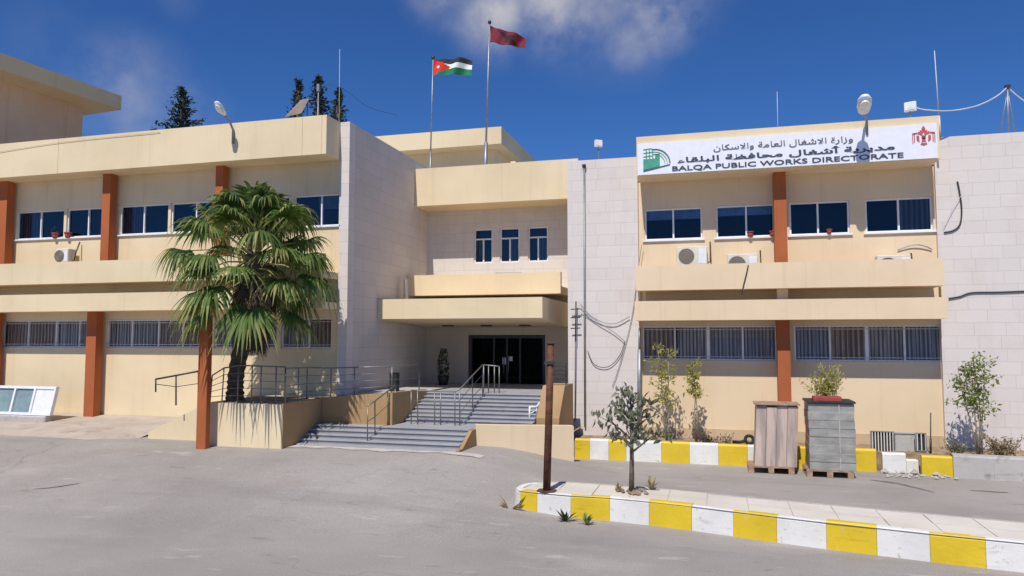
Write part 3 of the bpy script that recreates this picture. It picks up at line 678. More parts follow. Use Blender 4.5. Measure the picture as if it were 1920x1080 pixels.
#PART2
# ------------------------------------------------------------------ sign with its lettering and emblems
AR = {'ا': (0xFE8D, 0xFE8E, 0, 0), 'أ': (0xFE83, 0xFE84, 0, 0), 'ب': (0xFE8F, 0xFE90, 0xFE91, 0xFE92), 'ة': (0xFE93, 0xFE94, 0, 0), 'ح': (0xFEA1, 0xFEA2, 0xFEA3, 0xFEA4),
      'د': (0xFEA9, 0xFEAA, 0, 0), 'ر': (0xFEAD, 0xFEAE, 0, 0), 'ز': (0xFEAF, 0xFEB0, 0, 0), 'س': (0xFEB1, 0xFEB2, 0xFEB3, 0xFEB4), 'ش': (0xFEB5, 0xFEB6, 0xFEB7, 0xFEB8),
      'ظ': (0xFEC5, 0xFEC6, 0xFEC7, 0xFEC8), 'ع': (0xFEC9, 0xFECA, 0xFECB, 0xFECC), 'غ': (0xFECD, 0xFECE, 0xFECF, 0xFED0), 'ف': (0xFED1, 0xFED2, 0xFED3, 0xFED4),
      'ق': (0xFED5, 0xFED6, 0xFED7, 0xFED8), 'ك': (0xFED9, 0xFEDA, 0xFEDB, 0xFEDC), 'ل': (0xFEDD, 0xFEDE, 0xFEDF, 0xFEE0), 'م': (0xFEE1, 0xFEE2, 0xFEE3, 0xFEE4),
      'ن': (0xFEE5, 0xFEE6, 0xFEE7, 0xFEE8), 'و': (0xFEED, 0xFEEE, 0, 0), 'ي': (0xFEF1, 0xFEF2, 0xFEF3, 0xFEF4), 'ء': (0xFE80, 0, 0, 0), 'L': (0xFEFB, 0xFEFC, 0, 0)}
def shape(t):
    t = t.replace('لا', 'L'); out = []
    for i, c in enumerate(t):
        if c not in AR: out.append(c); continue
        prev = i > 0 and t[i - 1] in AR and AR[t[i - 1]][2] and AR[c][1]
        nxt = AR[c][2] and i + 1 < len(t) and t[i + 1] in AR and AR[t[i + 1]][1]
        f = AR[c]; out.append(chr(f[3] if prev and nxt else f[1] if prev else f[2] if nxt else f[0]))
    return ''.join(reversed(out))
def lettering(text, x0, x1, z0, h, y, mat, parent, bold=0):
    cu = bpy.data.curves.new('lettering', 'FONT'); cu.body = text; cu.size = 1; cu.offset = bold; cu.extrude = .004; cu.resolution_u = 3
    t = bpy.data.objects.new('lettering_source', cu); COL.objects.link(t); bpy.context.view_layer.update()
    me = bpy.data.meshes.new_from_object(t.evaluated_get(bpy.context.evaluated_depsgraph_get()))
    bpy.data.objects.remove(t)
    xs = [v.co.x for v in me.vertices]; ys = [v.co.y for v in me.vertices]
    bx0, bx1, by0, by1 = min(xs), max(xs), min(ys), max(ys)
    b = MB(); L0 = WL[parent.name]
    for v in me.vertices: 
        u, w, d_ = (v.co.x - bx0) / (bx1 - bx0), (v.co.y - by0) / (by1 - by0), v.co.z
        b.v.append(Vector((x0 + u * (x1 - x0), y - .004 - d_, z0 + w * h)))
    for p in me.polygons: b.f.append(list(p.vertices)); b.m.append(0); b.sm.append(False)
    bpy.data.meshes.remove(me)
    return b.build('lettering', mat, parent)
YS = YR - .05
SGN = thing('sign_board', 'long white sign in Arabic and English lettering across the cream fascia', 'sign', ((xl + xr) / 2, YS, zb))
sx0, sx1, sz0, sz1 = xa(1199, YS), xa(1757, YS, 250), zb + .012, za(1480, 250, YS)
b = MB(); b.box(sx0, sx1, YS, YR - .003, sz0, sz1); b.build('panel', 'sign', SGN)
YT = YS - .006
def sx(px): return xa(px, YS, 290)
lettering('BALQA PUBLIC WORKS DIRECTORATE', sx(1260), sx(1694), sz0 + .03, .135, YT, 'ink', SGN, .012)
lettering(shape('مديرية أشغال محافظة البلقاء'), sx(1270), sx(1678), sz0 + .205, .20, YT, 'ink', SGN, .018)
lettering(shape('وزارة الاشغال العامة والاسكان'), sx(1338), sx(1600), sz0 + .44, .175, YT, 'ink2', SGN, .004)
def disc_arc(b, cx, cz, r0, r1, a0, a1, y, mi=0, n=18, t=.006):
    for i in range(n):
        p, q = a0 + (a1 - a0) * i / n, a0 + (a1 - a0) * (i + 1) / n
        P = [(cx + r * math.cos(a), cz + r * math.sin(a)) for r, a in ((r0, p), (r1, p), (r1, q), (r0, q))]
        b.prism(P, 'y', y - t, y, mi)
def poly(b, pts, y, mi=0, t=.006): b.prism(pts, 'y', y - t, y, mi)
e = MB(); ex, ez, s_ = sx(1206), sz0 + .10, (sx(1256) - sx(1206))
def q(u, w): return (ex + u * s_, ez + w * s_)
poly(e, [q(0, .02), q(.62, .16), q(.62, .62), q(.45, .62), q(.45, .44), q(0, .44)], YT, 0)
poly(e, [q(0, -.04), q(.25, .0), q(1.0, .16), q(1.0, .20), q(.25, .05), q(0, .02)], YT, 1)
for k_, (r0, r1) in enumerate(((.56, .60), (.47, .49), (.38, .40))): disc_arc(e, *q(.42, .22), r0 * s_, r1 * s_, R(2), R(100), YT, 1 if k_ == 0 else 0)
for w in (.52, .66, .80): poly(e, [q(0, w), q(.33, w + .03), q(.33, w + .055), q(0, w + .025)], YT, 0)
for u in (.10, .22, .34): poly(e, [q(u, .44), q(u + .035, .44), q(u + .035, .80), q(u, .80)], YT, 0)
e.build('emblem', ['logogreen', 'logodark'], SGN)
e = MB(); ex, ez, s_ = sx(1733), sz1 - .44, .42
def q(u, w): return (ex + u * s_, ez + w * s_)
disc_arc(e, *q(0, .80), 0, .09 * s_, 0, 6.283, YT, 0, 12); poly(e, [q(-.14, .62), q(.14, .62), q(.18, .74), q(.09, .70), q(0, .76), q(-.09, .70), q(-.18, .74)], YT, 0)
poly(e, [q(-.04, .88), q(.04, .88), q(0, .98)], YT, 0)
for sg in (-1, 1):
    poly(e, [q(sg * .03, .58), q(sg * .25, .66), q(sg * .30, .56), q(sg * .16, .50), q(sg * .06, .40)], YT, 0)
    poly(e, [q(sg * .30, .62), q(sg * .50, .58), q(sg * .50, .52), q(sg * .30, .55)], YT, 0)
    for u, w in ((.50, .04), (.42, .10)): poly(e, [q(sg * u, w), q(sg * (u + .035), w), q(sg * (u + .035), .60), q(sg * u, .60)], YT, 1 if u < .45 else 0)
    for a in range(4): poly(e, [q(sg * (.20 + .035 * a), .10 + .03 * a), q(sg * (.225 + .035 * a), .10 + .03 * a), q(sg * (.25 + .03 * a), .44), q(sg * (.22 + .03 * a), .46)], YT, 0)
disc_arc(e, *q(0, .34), 0, .10 * s_, 0, 6.283, YT, 1, 12); poly(e, [q(-.10, .12), q(.10, .12), q(.06, .30), q(-.06, .30)], YT, 0)
poly(e, [q(-.16, -.02), q(0, -.08), q(.16, -.02), q(.10, .08), q(0, .03), q(-.10, .08)], YT, 0)
e.build('emblem', ['crest', 'crest2'], SGN)

# ------------------------------------------------------------------ air conditioners
def ac_unit(px, py_top, Y, label, w=.70, h=.50, fan=True):
    c = onY(px, py_top, Y); z1 = c.z; z0 = z1 - h
    t = thing('air_conditioner', label, 'air conditioner', (c.x, Y, z0), 'air conditioner units on the upper ledges')
    b = MB(); b.box(c.x - w / 2, c.x + w / 2, Y, Y + .26, z0, z1, 0, .015); b.build('casing', 'acwhite', t)
    b = MB(); fx, fz, r = c.x - w * .18, z0 + h * .5, h * .40
    b.tube([(fx, Y - .006, fz), (fx, Y + .01, fz)], r, 24)
    for rr_ in (.95, .7, .45, .2):
        n = 24; pts = [(fx + r * rr_ * math.cos(2 * math.pi * k / n), Y - .012, fz + r * rr_ * math.sin(2 * math.pi * k / n)) for k in range(n + 1)]; b.tube(pts, .004, 4, 1, False)
    b.build('fan_grille', ['fan', 'galv'], t)
    b = MB(); b.box(c.x + w * .22, c.x + w * .46, Y - .004, Y + .002, z0 + .06, z1 - .06); b.build('side_panel', 'white', t)
    b = MB(); b.tube([(c.x + w / 2, Y + .15, z0 + .1), (c.x + w / 2 + .06, Y + .15, z0 + .08), (c.x + w / 2 + .07, Y + .18, z0 + .3), (c.x + w / 2 + .07, Y + .3, z0 + .6)], .018, 6); b.build('hose', 'dsteel', t)
    return t
YA = YRW - .34
ac_unit(1297, 462, YA, 'white air conditioner with whole round fan showing, under the window beside the pier', .72, .47)
ac_unit(1392, 476, YA, 'white air conditioner half sunk behind the ledge, beside the orange column', .70, .50)
ac_unit(1676, 478, YA, 'air conditioner showing only its top above the ledge, near the right stone wall', .70, .54)
ac_unit(116, 466, YLW - .36, 'white air conditioner on the left wing ledge below two red pots', .42, .40)
# ------------------------------------------------------------------ flower pots on sills
def pot(px, py, Y, label, plant=False, s=1.0, mat='red'):
    c = onY(px, py, Y); t = thing('flower_pot', label, 'flower pot', (c.x, Y, c.z), 'red flower pots on the window sills')
    b = MB(); b.tube([(c.x, Y, c.z), (c.x, Y, c.z + .11 * s)], [.055 * s, .08 * s], 12); b.tube([(c.x, Y, c.z + .11 * s), (c.x, Y, c.z + .14 * s)], .09 * s, 12); b.build('pot', mat, t)
    if plant:
        b = MB(); r_ = random.Random(px); 
        for i in range(26): leaf(b, Vector((c.x, Y, c.z + .2 * s)) + Vector((r_.gauss(0, .06), r_.gauss(0, .03), r_.gauss(0, .05))) * s, r_.uniform(.04, .07) * s, r_)
        b.build('plant', 'dgreen', t)
def leaf(b, c, l, r, w=.5, dn=None, mi=0):
    d = Vector((r.gauss(0, 1), r.gauss(0, 1), r.gauss(0, 1))) if dn is None else dn
    d = d.normalized(); s_ = d.cross(Vector((r.gauss(0, 1), r.gauss(0, 1), r.gauss(0, 1)))).normalized() * l * w * .5; u = d.cross(s_).normalized() * l * .12
    a = c - d * l / 2
    b.add([a, c - s_ + u, c + d * l / 2, c + s_ + u], [(0, 2, 1), (0, 3, 2)], mi)
pot(1407, 444, YRW - .06, 'red pot in the middle of the sill left of the orange column', s=.9)
pot(1449, 443, YRW - .06, 'red pot touching the orange column on the right wing sill', s=.9)
pot(1555, 438, YRW - .06, 'small reddish pot on the sill right of the orange column', s=.75)
pot(103, 447, YLW - .06, 'red pot with dark leaves on the left wing sill, nearer the left end', True, 1.05)
pot(127, 446, YLW - .06, 'wider orange pot on the left wing sill, beside the second orange column', False, 1.1)

# ------------------------------------------------------------------ flag poles and flags
def flagpole(pxb, pyb, pxt, pyt, Y, label, thick):
    a, c = onY(pxb, pyb, Y), onY(pxt, pyt, Y); a.z = 7.2
    t = thing('flagpole', label, 'flagpole', (a.x, Y, a.z), 'flagpoles on the entrance roof')
    b = MB(); m_ = a.lerp(c, thick[2]); b.tube([a, m_], thick[0], 10); b.tube([m_, c], [thick[1], thick[1] * .8], 10); b.build('pole', 'galv', t)
    b = MB(); n = 8
    b.tube([c, c + Vector((0, 0, .05)), c + Vector((0, 0, .1)), c + Vector((0, 0, .14))], [.02, .055, .05, .01], 10); b.build('finial', 'dsteel', t)
    return a, c
YG = YC + .45
p1a, p1b = flagpole(806, 310, 812, 112, YG, 'shorter flagpole carrying the striped flag above the entrance roof', (.03, .022, .3))
p2a, p2b = flagpole(909, 308, 918, 46, YG, 'taller flagpole with thick lower sleeve carrying the dark red flag', (.055, .03, .28))
def flag(name, label, top, w, h, droop, matf, mats, hang, ph):
    nu, nv = 36, 20; b = MB(); vs = []
    for i in range(nu + 1):
        for j in range(nv + 1):
            u, v = i / nu, j / nv
            x = top.x + .03 + u * w * .96; yy = top.y - .05 + .10 * math.sin(u * 7 + ph + v * 1.2) * u ** .6 + .05 * math.sin(u * 15 + v * 3)
            z = top.z - v * h * (1 - hang * u) - droop(u) + .02 * math.sin(u * 9 + ph) 
            vs.append((x, yy, z))
    fs = [(i * (nv + 1) + j, i * (nv + 1) + j + 1, (i + 1) * (nv + 1) + j + 1, (i + 1) * (nv + 1) + j) for i in range(nu) for j in range(nv)]
    b.add(vs, fs, 0, True)
    k = 0
    for i in range(nu):
        for j in range(nv): b.m[k] = matf((i + .5) / nu, (j + .5) / nv); k += 1
    return solo(b, name, mats, label, 'flag', (top.x, top.y, top.z))
def mf1(u, v):
    if u < .48 * (1 - abs(v - .5) * 2) :
        return 1 if (u - .13) ** 2 * 3.2 + (v - .5) ** 2 < .006 else 3
    return 0 if v < .30 else (1 if v < .62 else 2)
def mf2(u, v): return 1 if (abs((u - .30) - (v - .15) * .55) < .10 and .1 < v < .9) or (abs(u - .55 + (v - .5) * .3) < .09 and .25 < v < .8) or v > .93 else 0  # where the dark marking lies on the red cloth
sc_ = lambda px, Y: (xa(px + 1, Y, 150) - xa(px, Y, 150))
flag('flag', 'black, white and green flag with red triangle flying from the shorter pole', onY(812, 113, YG), 74 * sc_(850, YG), .50, lambda u: .02 * u + .05 * math.sin(u * 3.2) * 0 + (.10 * u * u), mf1, ['fblack', 'fwhite', 'fgreen', 'fred'], .02, .3)
flag('flag', 'plain dark red flag with a dark fold flying from the taller pole', onY(918, 50, YG), 70 * sc_(950, YG), .52, lambda u: .46 * u, mf2, ['maroon', 'mdark'], .38, 1.2)

# ------------------------------------------------------------------ lamps, antennas, mast, cables
def street_lamp(base, tip, label, head_w, head_l, grp=None, d=None):
    t = thing('street_lamp', label, 'lamp', tuple(base), grp)
    b = MB(); mid = base.lerp(tip, .45) + Vector((0, 0, .05))
    b.tube([base - Vector((0, 0, .35)), base, mid, tip], .028, 8); b.build('arm', 'galv', t)
    dr_ = (tip - mid).normalized() if d is None else d.normalized(); sd_ = dr_.cross(Vector((0, 0, 1))).normalized(); u_ = sd_.cross(dr_)
    b = MB(); rings = []; prof = ((0, .35), (.12, .75), (.45, 1), (.8, .92), (.97, .55), (1.0, .15)); n = 12
    for tt, k in prof:
        c = tip + dr_ * head_l * tt
        for i in range(n):
            a = 2 * math.pi * i / n; b.v.append(c + sd_ * math.cos(a) * head_w / 2 * k + u_ * math.sin(a) * head_w * .26 * k)
    for i in range(len(prof) - 1):
        for k in range(n): b.f.append([i * n + k, i * n + (k + 1) % n, (i + 1) * n + (k + 1) % n, (i + 1) * n + k]); b.m.append(0); b.sm.append(True)
    b.f.append(list(range(n))); b.f.append([(len(prof) - 1) * n + k for k in range(n)]); b.m += [0, 0]; b.sm += [False, False]
    b.build('lamp_head', 'white', t)
    b = MB(); c = tip + dr_ * head_l * .58 - u_ * head_w * .25
    vs = [c + sd_ * math.cos(2 * math.pi * i / 14) * head_w * .36 + dr_ * math.sin(2 * math.pi * i / 14) * head_l * .30 - u_ * .008 for i in range(14)]; b.add(vs + [v - u_ * .03 for v in vs], [tuple(range(13, -1, -1)), tuple(range(14, 28))] + [(i, (i + 1) % 14, 14 + (i + 1) % 14, 14 + i) for i in range(14)]); b.build('lens', 'lampglass', t)
lbase = onY(437, 243, YL - .03)
lend = Vector((lbase.x, YL - .74, za(396, 187, YL - .74))); ltip = lbase.lerp(lend, .45) + Vector((0, 0, .02))
street_lamp(lbase, ltip, 'street lamp on a bent arm above the left wing fascia', .19, .42, None, lend - ltip)
rbase = onY(1625, 224, YR - .06); rtip = onY(1619, 214, YR - .42)
street_lamp(rbase, rtip, 'white street lamp leaning out over the sign board', .30, .62, None, onY(1622, 178, YR - .98) - rtip)
def floodlight(px, py, Y, label, s, z, rz):
    c = onY(px, py, Y); t = thing('floodlight', label, 'floodlight', (c.x, Y, z), None)
    b = MB(); b.box(c.x - s / 2, c.x + s / 2, Y - .05, Y + .05, c.z - s * .42, c.z + s * .42, 0, .01); b.rot(c, rz); b.build('housing', 'white', t)
    b = MB(); b.box(c.x - s * .4, c.x + s * .4, Y - .058, Y - .051, c.z - s * .33, c.z + s * .33); b.rot(c, rz); b.build('lens', 'lampglass', t)
    b = MB(); b.tube([(c.x, Y + .03, z), (c.x, Y + .03, c.z)], .02, 6); b.build('bracket', 'galv', t)
floodlight(1707, 200, YR + .15, 'small white floodlight on the roof edge at the right end of the sign', .24, zt, R(-25))
floodlight(1122, 269, PY + .2, 'small floodlight on top of the stone pier beside the sign', .20, 7.36, R(35))
def whip(px0, py0, px1, py1, Y, label, r=.012, z=None):
    a, c = onY(px0, py0, Y), onY(px1, py1, Y)
    if z is not None: a.z = z
    b = MB(); b.tube([a, a.lerp(c, .25)], r * 1.8, 6); b.tube([a.lerp(c, .25), c], [r, r * .7], 6); solo(b, 'antenna', 'gcable', label, 'antenna', tuple(a))
whip(1762, 226, 1752, 95, YR + .35, 'tall thin white antenna rising at the right end of the sign', .014, 7.24)
whip(1458, 238, 1457, 172, YR + 1.2, 'short faint antenna above the middle of the sign board', .009, 7.24)
whip(637, 200, 637, 92, YLW + 2.0, 'slender antenna among the dark trees behind the left wing', .008, 7.3)
m0 = onY(1889, 216, PY + .3)
t = thing('cable_mast', 'short grey steel mast holding white cables above the right stone wall', 'mast', (m0.x, m0.y, 7.36))
b = MB(); top_ = onY(1889, 163, PY + .3); b.tube([(m0.x, m0.y, 7.36), top_], .022, 6); b.build('mast', 'galv', t)
b = MB()
for dx in (-.12, .22): b.tube([(m0.x + dx, m0.y + .2, 7.36), top_ - Vector((0, 0, .08))], .012, 6)
b.build('brace', 'galv', t)
b = MB(); b.box(top_.x - .05, top_.x + .05, top_.y - .05, top_.y + .05, top_.z - .02, top_.z + .04); b.build('cap', 'dsteel', t)
def cable(pts, r, mat, label, n=5):
    # smooth line through the points
    P = [Vector(p) for p in pts]; out = []
    for i in range(len(P) - 1):
        p0, p1_, p2, p3 = P[max(i - 1, 0)], P[i], P[i + 1], P[min(i + 2, len(P) - 1)]
        for k in range(6):
            t_ = k / 6; out.append(.5 * ((2 * p1_) + (p2 - p0) * t_ + (2 * p0 - 5 * p1_ + 4 * p2 - p3) * t_ ** 2 + (3 * p1_ - p0 - 3 * p2 + p3) * t_ ** 3))
    out.append(P[-1]); b = MB(); b.tube(out, r, n); return solo(b, 'cable', mat, label, 'cable', tuple(P[0]))
yc_ = YR + .3
cable([onY(1718, 202, yc_), onY(1735, 206, yc_), onY(1780, 208, yc_ + .1), onY(1830, 199, yc_ + .3), onY(1868, 181, yc_ + .5), top_], .016, 'gcable', 'white cable sagging from the floodlight to the short roof mast')
cable([top_, onY(1905, 178, PY + .3), onY(1935, 200, PY + .3)], .016, 'gcable', 'white cable running off to the right from the short roof mast')
yw = PY - .025
cable([onY(1795, 340, yw), onY(1799, 360, yw), onY(1803, 392, yw), onY(1800, 420, yw), onY(1788, 432, yw), onY(1770, 436, yw)], .017, 'pvc', 'thick black cable bending down the right stone wall to the last window')
cable([onY(1801, 368, yw - .03), onY(1785, 395, yw - .03), onY(1770, 425, yw - .03)], .006, 'gcable', 'thin grey wire slanting beside the bent black cable')
cable([onY(1779, 560, yw), onY(1800, 556, yw), onY(1822, 549, yw), onY(1870, 548, yw), onY(1925, 546, yw)], .017, 'pvc', 'black cable running level across the right stone wall')
cable([onY(1683, 469, YRW - .03), onY(1705, 461, YRW - .05), onY(1722, 459, YRW - .06), onY(1738, 463, YRW - .05), onY(1747, 468, YRW - .03)], .014, 'galv', 'grey hose arched on the wall beside the sunken air conditioner')
cable([onY(1403, 497, YP - .02), onY(1399, 515, YP - .03), onY(1394, 535, YP - .03), onY(1391, 552, YP - .03)], .012, 'dsteel', 'short dark hose hanging over the ledge below an air conditioner')
# pier pipe and cables
t = thing('drain_pipe', 'thin dark pipe with bracket running down the white stone pier', 'pipe', tuple(onY(1086, 800, yw)))
a, c = onY(1095, 312, yw - .03), onY(1087, 800, yw - .03); c.x = a.x - .02
b = MB(); b.tube([a, c], .022, 8); b.build('pipe', 'galv', t)
b = MB(); b.tube([a - Vector((0, 0, .02)), a + Vector((0, 0, .05))], .05, 8); b.build('cap', 'dsteel', t)
t = thing('cable_bracket', 'dark iron bracket with crossarms on the left edge of the stone pier', 'bracket', tuple(onY(1079, 645, yw - .05)))
b = MB(); b.tube([onY(1080, 565, yw - .1), onY(1079, 640, yw - .1)], .018, 6); b.build('post', 'dsteel', t)
for py in (580, 596, 616): b = MB(); b.tube([onY(1070, py, yw - .1), onY(1088, py - 1, yw - .1)], .015, 6); b.build('crossarm', 'dsteel', t)
b = MB(); b.tube([onY(1079, 618, yw - .1), onY(1078, 790, yw - .03)], .012, 6); b.build('down_wire', 'dsteel', t)
cable([onY(1088, 570, yw - .06), onY(1105, 590, yw - .05), onY(1130, 604, yw - .04), onY(1155, 606, yw - .04), onY(1180, 594, yw - .03)], .011, 'galv', 'upper grey cable sagging across the stone pier')
cable([onY(1088, 580, yw - .06), onY(1120, 603, yw - .05), onY(1150, 622, yw - .04), onY(1172, 641, yw - .03)], .009, 'galv', 'lower grey cable slanting down across the stone pier')
cable([onY(1172, 640, yw - .02), onY(1163, 665, yw - .02), onY(1147, 684, yw - .02), onY(1130, 689, yw - .02), onY(1112, 681, yw - .02), onY(1102, 658, yw - .02)], .009, 'dsteel', 'loop of loose cable hanging on the stone pier')
cable([onY(1204, 455, yw - .02), onY(1196, 510, yw - .02), onY(1188, 575, yw - .02), onY(1178, 625, yw - .02), onY(1160, 690, yw - .02), onY(1148, 725, yw - .02)], .008, 'galv', 'thin grey wire running down the right edge of the stone pier')
# corroded downpipe between pier and right wing wall
b = MB(); b.tube([onY(1199, 655, YRW - .12), onY(1198, 800, YRW - .12)], .05, 8); b.tube([onY(1199, 615, YRW - .1), onY(1199, 655, YRW - .12)], .03, 8); solo(b, 'drain_pipe', 'galv', 'grey downpipe in the corner of the stone pier and the right wing wall', 'pipe', tuple(onY(1198, 800, YRW - .12)))

# ------------------------------------------------------------------ handrails
def rail(name, label, tops, bots, mids, r=.016, mat='steel', extra=None):
    t = thing(name, label, 'handrail', tuple(bots[0]), 'steel handrails of the entrance stairs')
    b = MB(); b.tube(tops, r, 8); b.build('top_rail', mat, t)
    for a, c in zip(tops, bots):
        b = MB(); b.tube([c, a], r * .85, 8); b.build('post', mat, t)
    for m_ in mids:
        b = MB(); b.tube([Vector(c).lerp(Vector(a), m_) for a, c in zip(tops, bots)], r * .45, 6); b.build('mid_bar', mat, t)
yr_ = YPl + .08
xs_ = [447, 473, 490, 518, 535]
tops = [Vector((xa(p, yr_, 690), yr_, za(p, 685 + i * .8, yr_))) for i, p in enumerate(xs_)]
rail('handrail', 'steel railing of thin posts along the front of the palm planter', [onY(398, 704, yr_), onY(420, 690, yr_)] + tops, [Vector((xa(398, yr_), yr_, zq)), Vector((xa(420, yr_), yr_, zq))] + [Vector((v.x, yr_, zq)) for v in tops], (.2, .4, .6, .8))
y2 = 15.36
pp = [(536, yr_, zq + .01), (560, 14.3, zq + .02), (576, 14.85, zq + .02), (621, y2, None), (665, y2, None), (735, y2, None)]
tp, bt = [], []
for px, Y, z in pp:
    x = xa(px, Y, 690)
    if z is None: z = zq + .01 + (zz1 - zq) * (x - XPl) / (xz - XPl)
    bt.append(Vector((x, Y, z))); tp.append(Vector((x, Y, z + .74 - .16 * (px - 536) / 200)))
v = onY(788, 735, 17.05); bt.append(Vector((xz - .08, 17.0, 1.47))); tp.append(Vector((xz - .08, 17.0, za(788, 682, 17.0))))
rail('handrail', 'long steel railing climbing beside the ramp from the planter to the landing', tp, bt, (.25, .5, .75))
yq = 13.95
rail('handrail', 'dark sloping handrail at the foot of the ramp left of the orange column', [onY(292, 711, yq), onY(330, 704, yq), onY(372, 696, yq)], [onY(292, 735, yq), onY(330, 760, yq), onY(372, 757, yq)], (.62,), .02, 'dsteel')
a0 = onY(689, 826, 14.45); a1 = onY(700, 822, 14.6)
bots = [a0, onY(703, 818, 14.75), onY(727, 792, 15.2), onY(741, 789, 15.45)]
tops = [onY(689, 761, 14.45), onY(703, 752, 14.75), onY(727, 733, 15.2), onY(741, 722, 15.45)]
rail('handrail', 'steel handrail standing on the lower flight of the stairs', tops, bots, (.55,))
ym = 15.6
bots = [Vector((xa(px, ym, 790), ym, .868)) for px in (771, 783, 815, 826, 853)] + [Vector((xa(862, ym, 790), ym, .868)), Vector((xa(886, 16.6, 760), 16.6, 1.16)), Vector((xa(905, 17.15, 740), 17.15, 1.36))]
tops = [onY(px, 732 + (px - 771) * .03, ym) for px in (771, 783, 815, 826, 853)] + [onY(862, 730, ym), onY(886, 704, 16.6), onY(905, 684, 17.15)]
rail('handrail', 'steel handrail across the middle landing and up the upper flight', tops, bots, (.35, .7))
bots = [Vector((xa(px, 17.5, 735), 17.5, 1.45)) for px in (907, 916, 927, 936)]; tops = [onY(px, 684 + i, 17.5) for i, px in enumerate((907, 916, 927, 936))]
rail('handrail', 'short row of upright steel posts at the top of the stairs before the door', tops, bots, ())
bots = [Vector((xa(993, 16.3, 800), 16.3, .95)), Vector((xa(1006, 16.5, 800), 16.5, 1.1)), Vector((xa(1022, 16.9, 770), 16.9, 1.35)), Vector((xa(1032, 17.3, 750), 17.3, 1.45))]
tops = [onY(993, 763, 16.3), onY(1006, 763, 16.5), onY(1022, 742, 16.9), onY(1032, 712, 17.3)]
rail('handrail', 'white steel handrail along the right side of the upper flight', tops, bots, (.5,), .024, 'white')

# ------------------------------------------------------------------ things on the entrance landing
c = onY(831, 733, 20.3); c.z = 1.44
t = thing('potted_topiary', 'dark narrow potted plant standing in the shade left of the door', 'potted plant', tuple(c))
b = MB(); b.tube([c, c + Vector((0, 0, .28))], [.13, .17], 14); b.build('pot', 'dsteel', t)
b = MB(); r_ = random.Random(5)
for i in range(420):
    z = r_.uniform(.25, 1.05); w = .17 * (1 - ((z - .55) / .6) ** 2 * .8); an = r_.uniform(0, 6.28); q_ = r_.uniform(.3, 1) ** .5 * w
    leaf(b, c + Vector((math.cos(an) * q_, math.sin(an) * q_, z)), .07, r_)
b.build('foliage', ['dgreen'], t)
b = MB(); c = onY(738, 712, 17.2); b.box(c.x - .1, c.x + .1, 17.15, 17.35, 1.42, c.z + .16, 0, .02)
b.box(c.x - .11, c.x + .11, 17.14, 17.36, c.z + .162, c.z + .185, 0, .008); solo(b, 'litter_bin', 'black', 'small black bin on the ramp landing beside the steel railing', 'bin', (c.x, 17.25, 1.42))

# ------------------------------------------------------------------ pallets and stacks
def pallet(x0, x1, y0, y1, label):
    t = thing('pallet', label, 'pallet', ((x0 + x1) / 2, (y0 + y1) / 2, 0), 'wooden pallets by the far kerb')
    n = 7; w = (x1 - x0)
    for i in range(5):
        y = y0 + (y1 - y0 - .1) * i / 4; b = MB(); b.box(x0, x1, y, y + .1, .125, .148); b.build('deck_board', 'wood', t)
    for k in range(3):
        for j in range(2):
            x = x0 + (w - .11) * k / 2; y = y0 if j == 0 else y1 - .1
            b = MB(); b.box(x, x + .11, y, y + .1, .022, .124); b.build('block', 'wood', t)
        b = MB(); x = x0 + (w - .11) * k / 2; b.box(x, x + .11, y0, y1, .0, .021); b.build('skid', 'wood', t)
g0, g1 = onZ(1402, 881, 0), onZ(1487, 886, 0)
px0, px1, pya, pyb = g0.x, g1.x, 16.35, 17.08
pallet(px0, px1, pya, pyb, 'wooden pallet under the stack of pinkish boards')
x0, x1 = xa(1409, 16.38), xa(1493, 16.38)
t = thing('board_stack', 'tall stack of pinkish brown boards standing on a pallet before the orange column', 'stack', ((x0 + x1) / 2, 16.7, .15))
zt1 = za(1450, 762, 16.4)
b = MB(); r_ = random.Random(2); n = 4; ww = (x1 - .06 - x0) / n
for i in range(n):
    a_ = x0 + i * ww; dz = r_.uniform(-.012, .012); ty = r_.uniform(-.01, .01)
    o_ = len(b.v); b.box(a_ + .003, a_ + ww - .003, 16.38 + ty, 17.02, .152, zt1 + dz)
    for k in range(o_ + 4, o_ + 8): b.v[k].x += .06
b.build('boards', 'board', t)
b = MB(); b.box(x0 + .02, x1 + .03, 16.33, 17.06, zt1 + .03, zt1 + .055); b.build('cover_board', 'wood', t)
g0, g1 = onZ(1510, 890, 0), onZ(1596, 893, 0)
pallet(g0.x, g1.x, 16.2, 16.98, 'grey wooden pallet under the plastic wrapped stack')
x0, x1 = xa(1511, 16.22), xa(1597, 16.22); zt2 = za(1550, 757, 16.22)
t = thing('wrapped_stack', 'tall grey plastic wrapped tile stack on a pallet carrying the potted plant', 'stack', ((x0 + x1) / 2, 16.6, .15))
b = MB(); nz_ = 8
for i in range(nz_):
    za_, zb_ = .152 + (zt2 - .152) * i / nz_, .152 + (zt2 - .152) * (i + 1) / nz_; j = r_.uniform(-.012, .012)
    b.box(x0 + j, x1 + j, 16.22 + r_.uniform(-.012, .012), 16.95, za_, zb_ - .001, 0, .006)
b.build('wrapped_tiles', 'wrap', t)
b = MB(); b.box(x0 - .03, x1 + .02, 16.17, 17.0, zt2 + .012, zt2 + .05); b.build('lid', 'dsteel', t)
b = MB(); b.box(x1 - .30, x1 - .28, 16.196, 16.203, .16, zt2); b.build('strap', 'conc', t)
cx, cy_, cz = (x0 + x1) / 2 + .02, 16.45, zt2 + .051
t = thing('potted_bush', 'bushy yellow green plant in a long red tray on the wrapped stack', 'potted plant', (cx, cy_, cz))
b = MB(); b.box(cx - .34, cx + .20, cy_ - .13, cy_ + .13, cz, cz + .085, 0, .012); b.build('tray', 'red', t)
b = MB(); lf = MB(); r_ = random.Random(11)
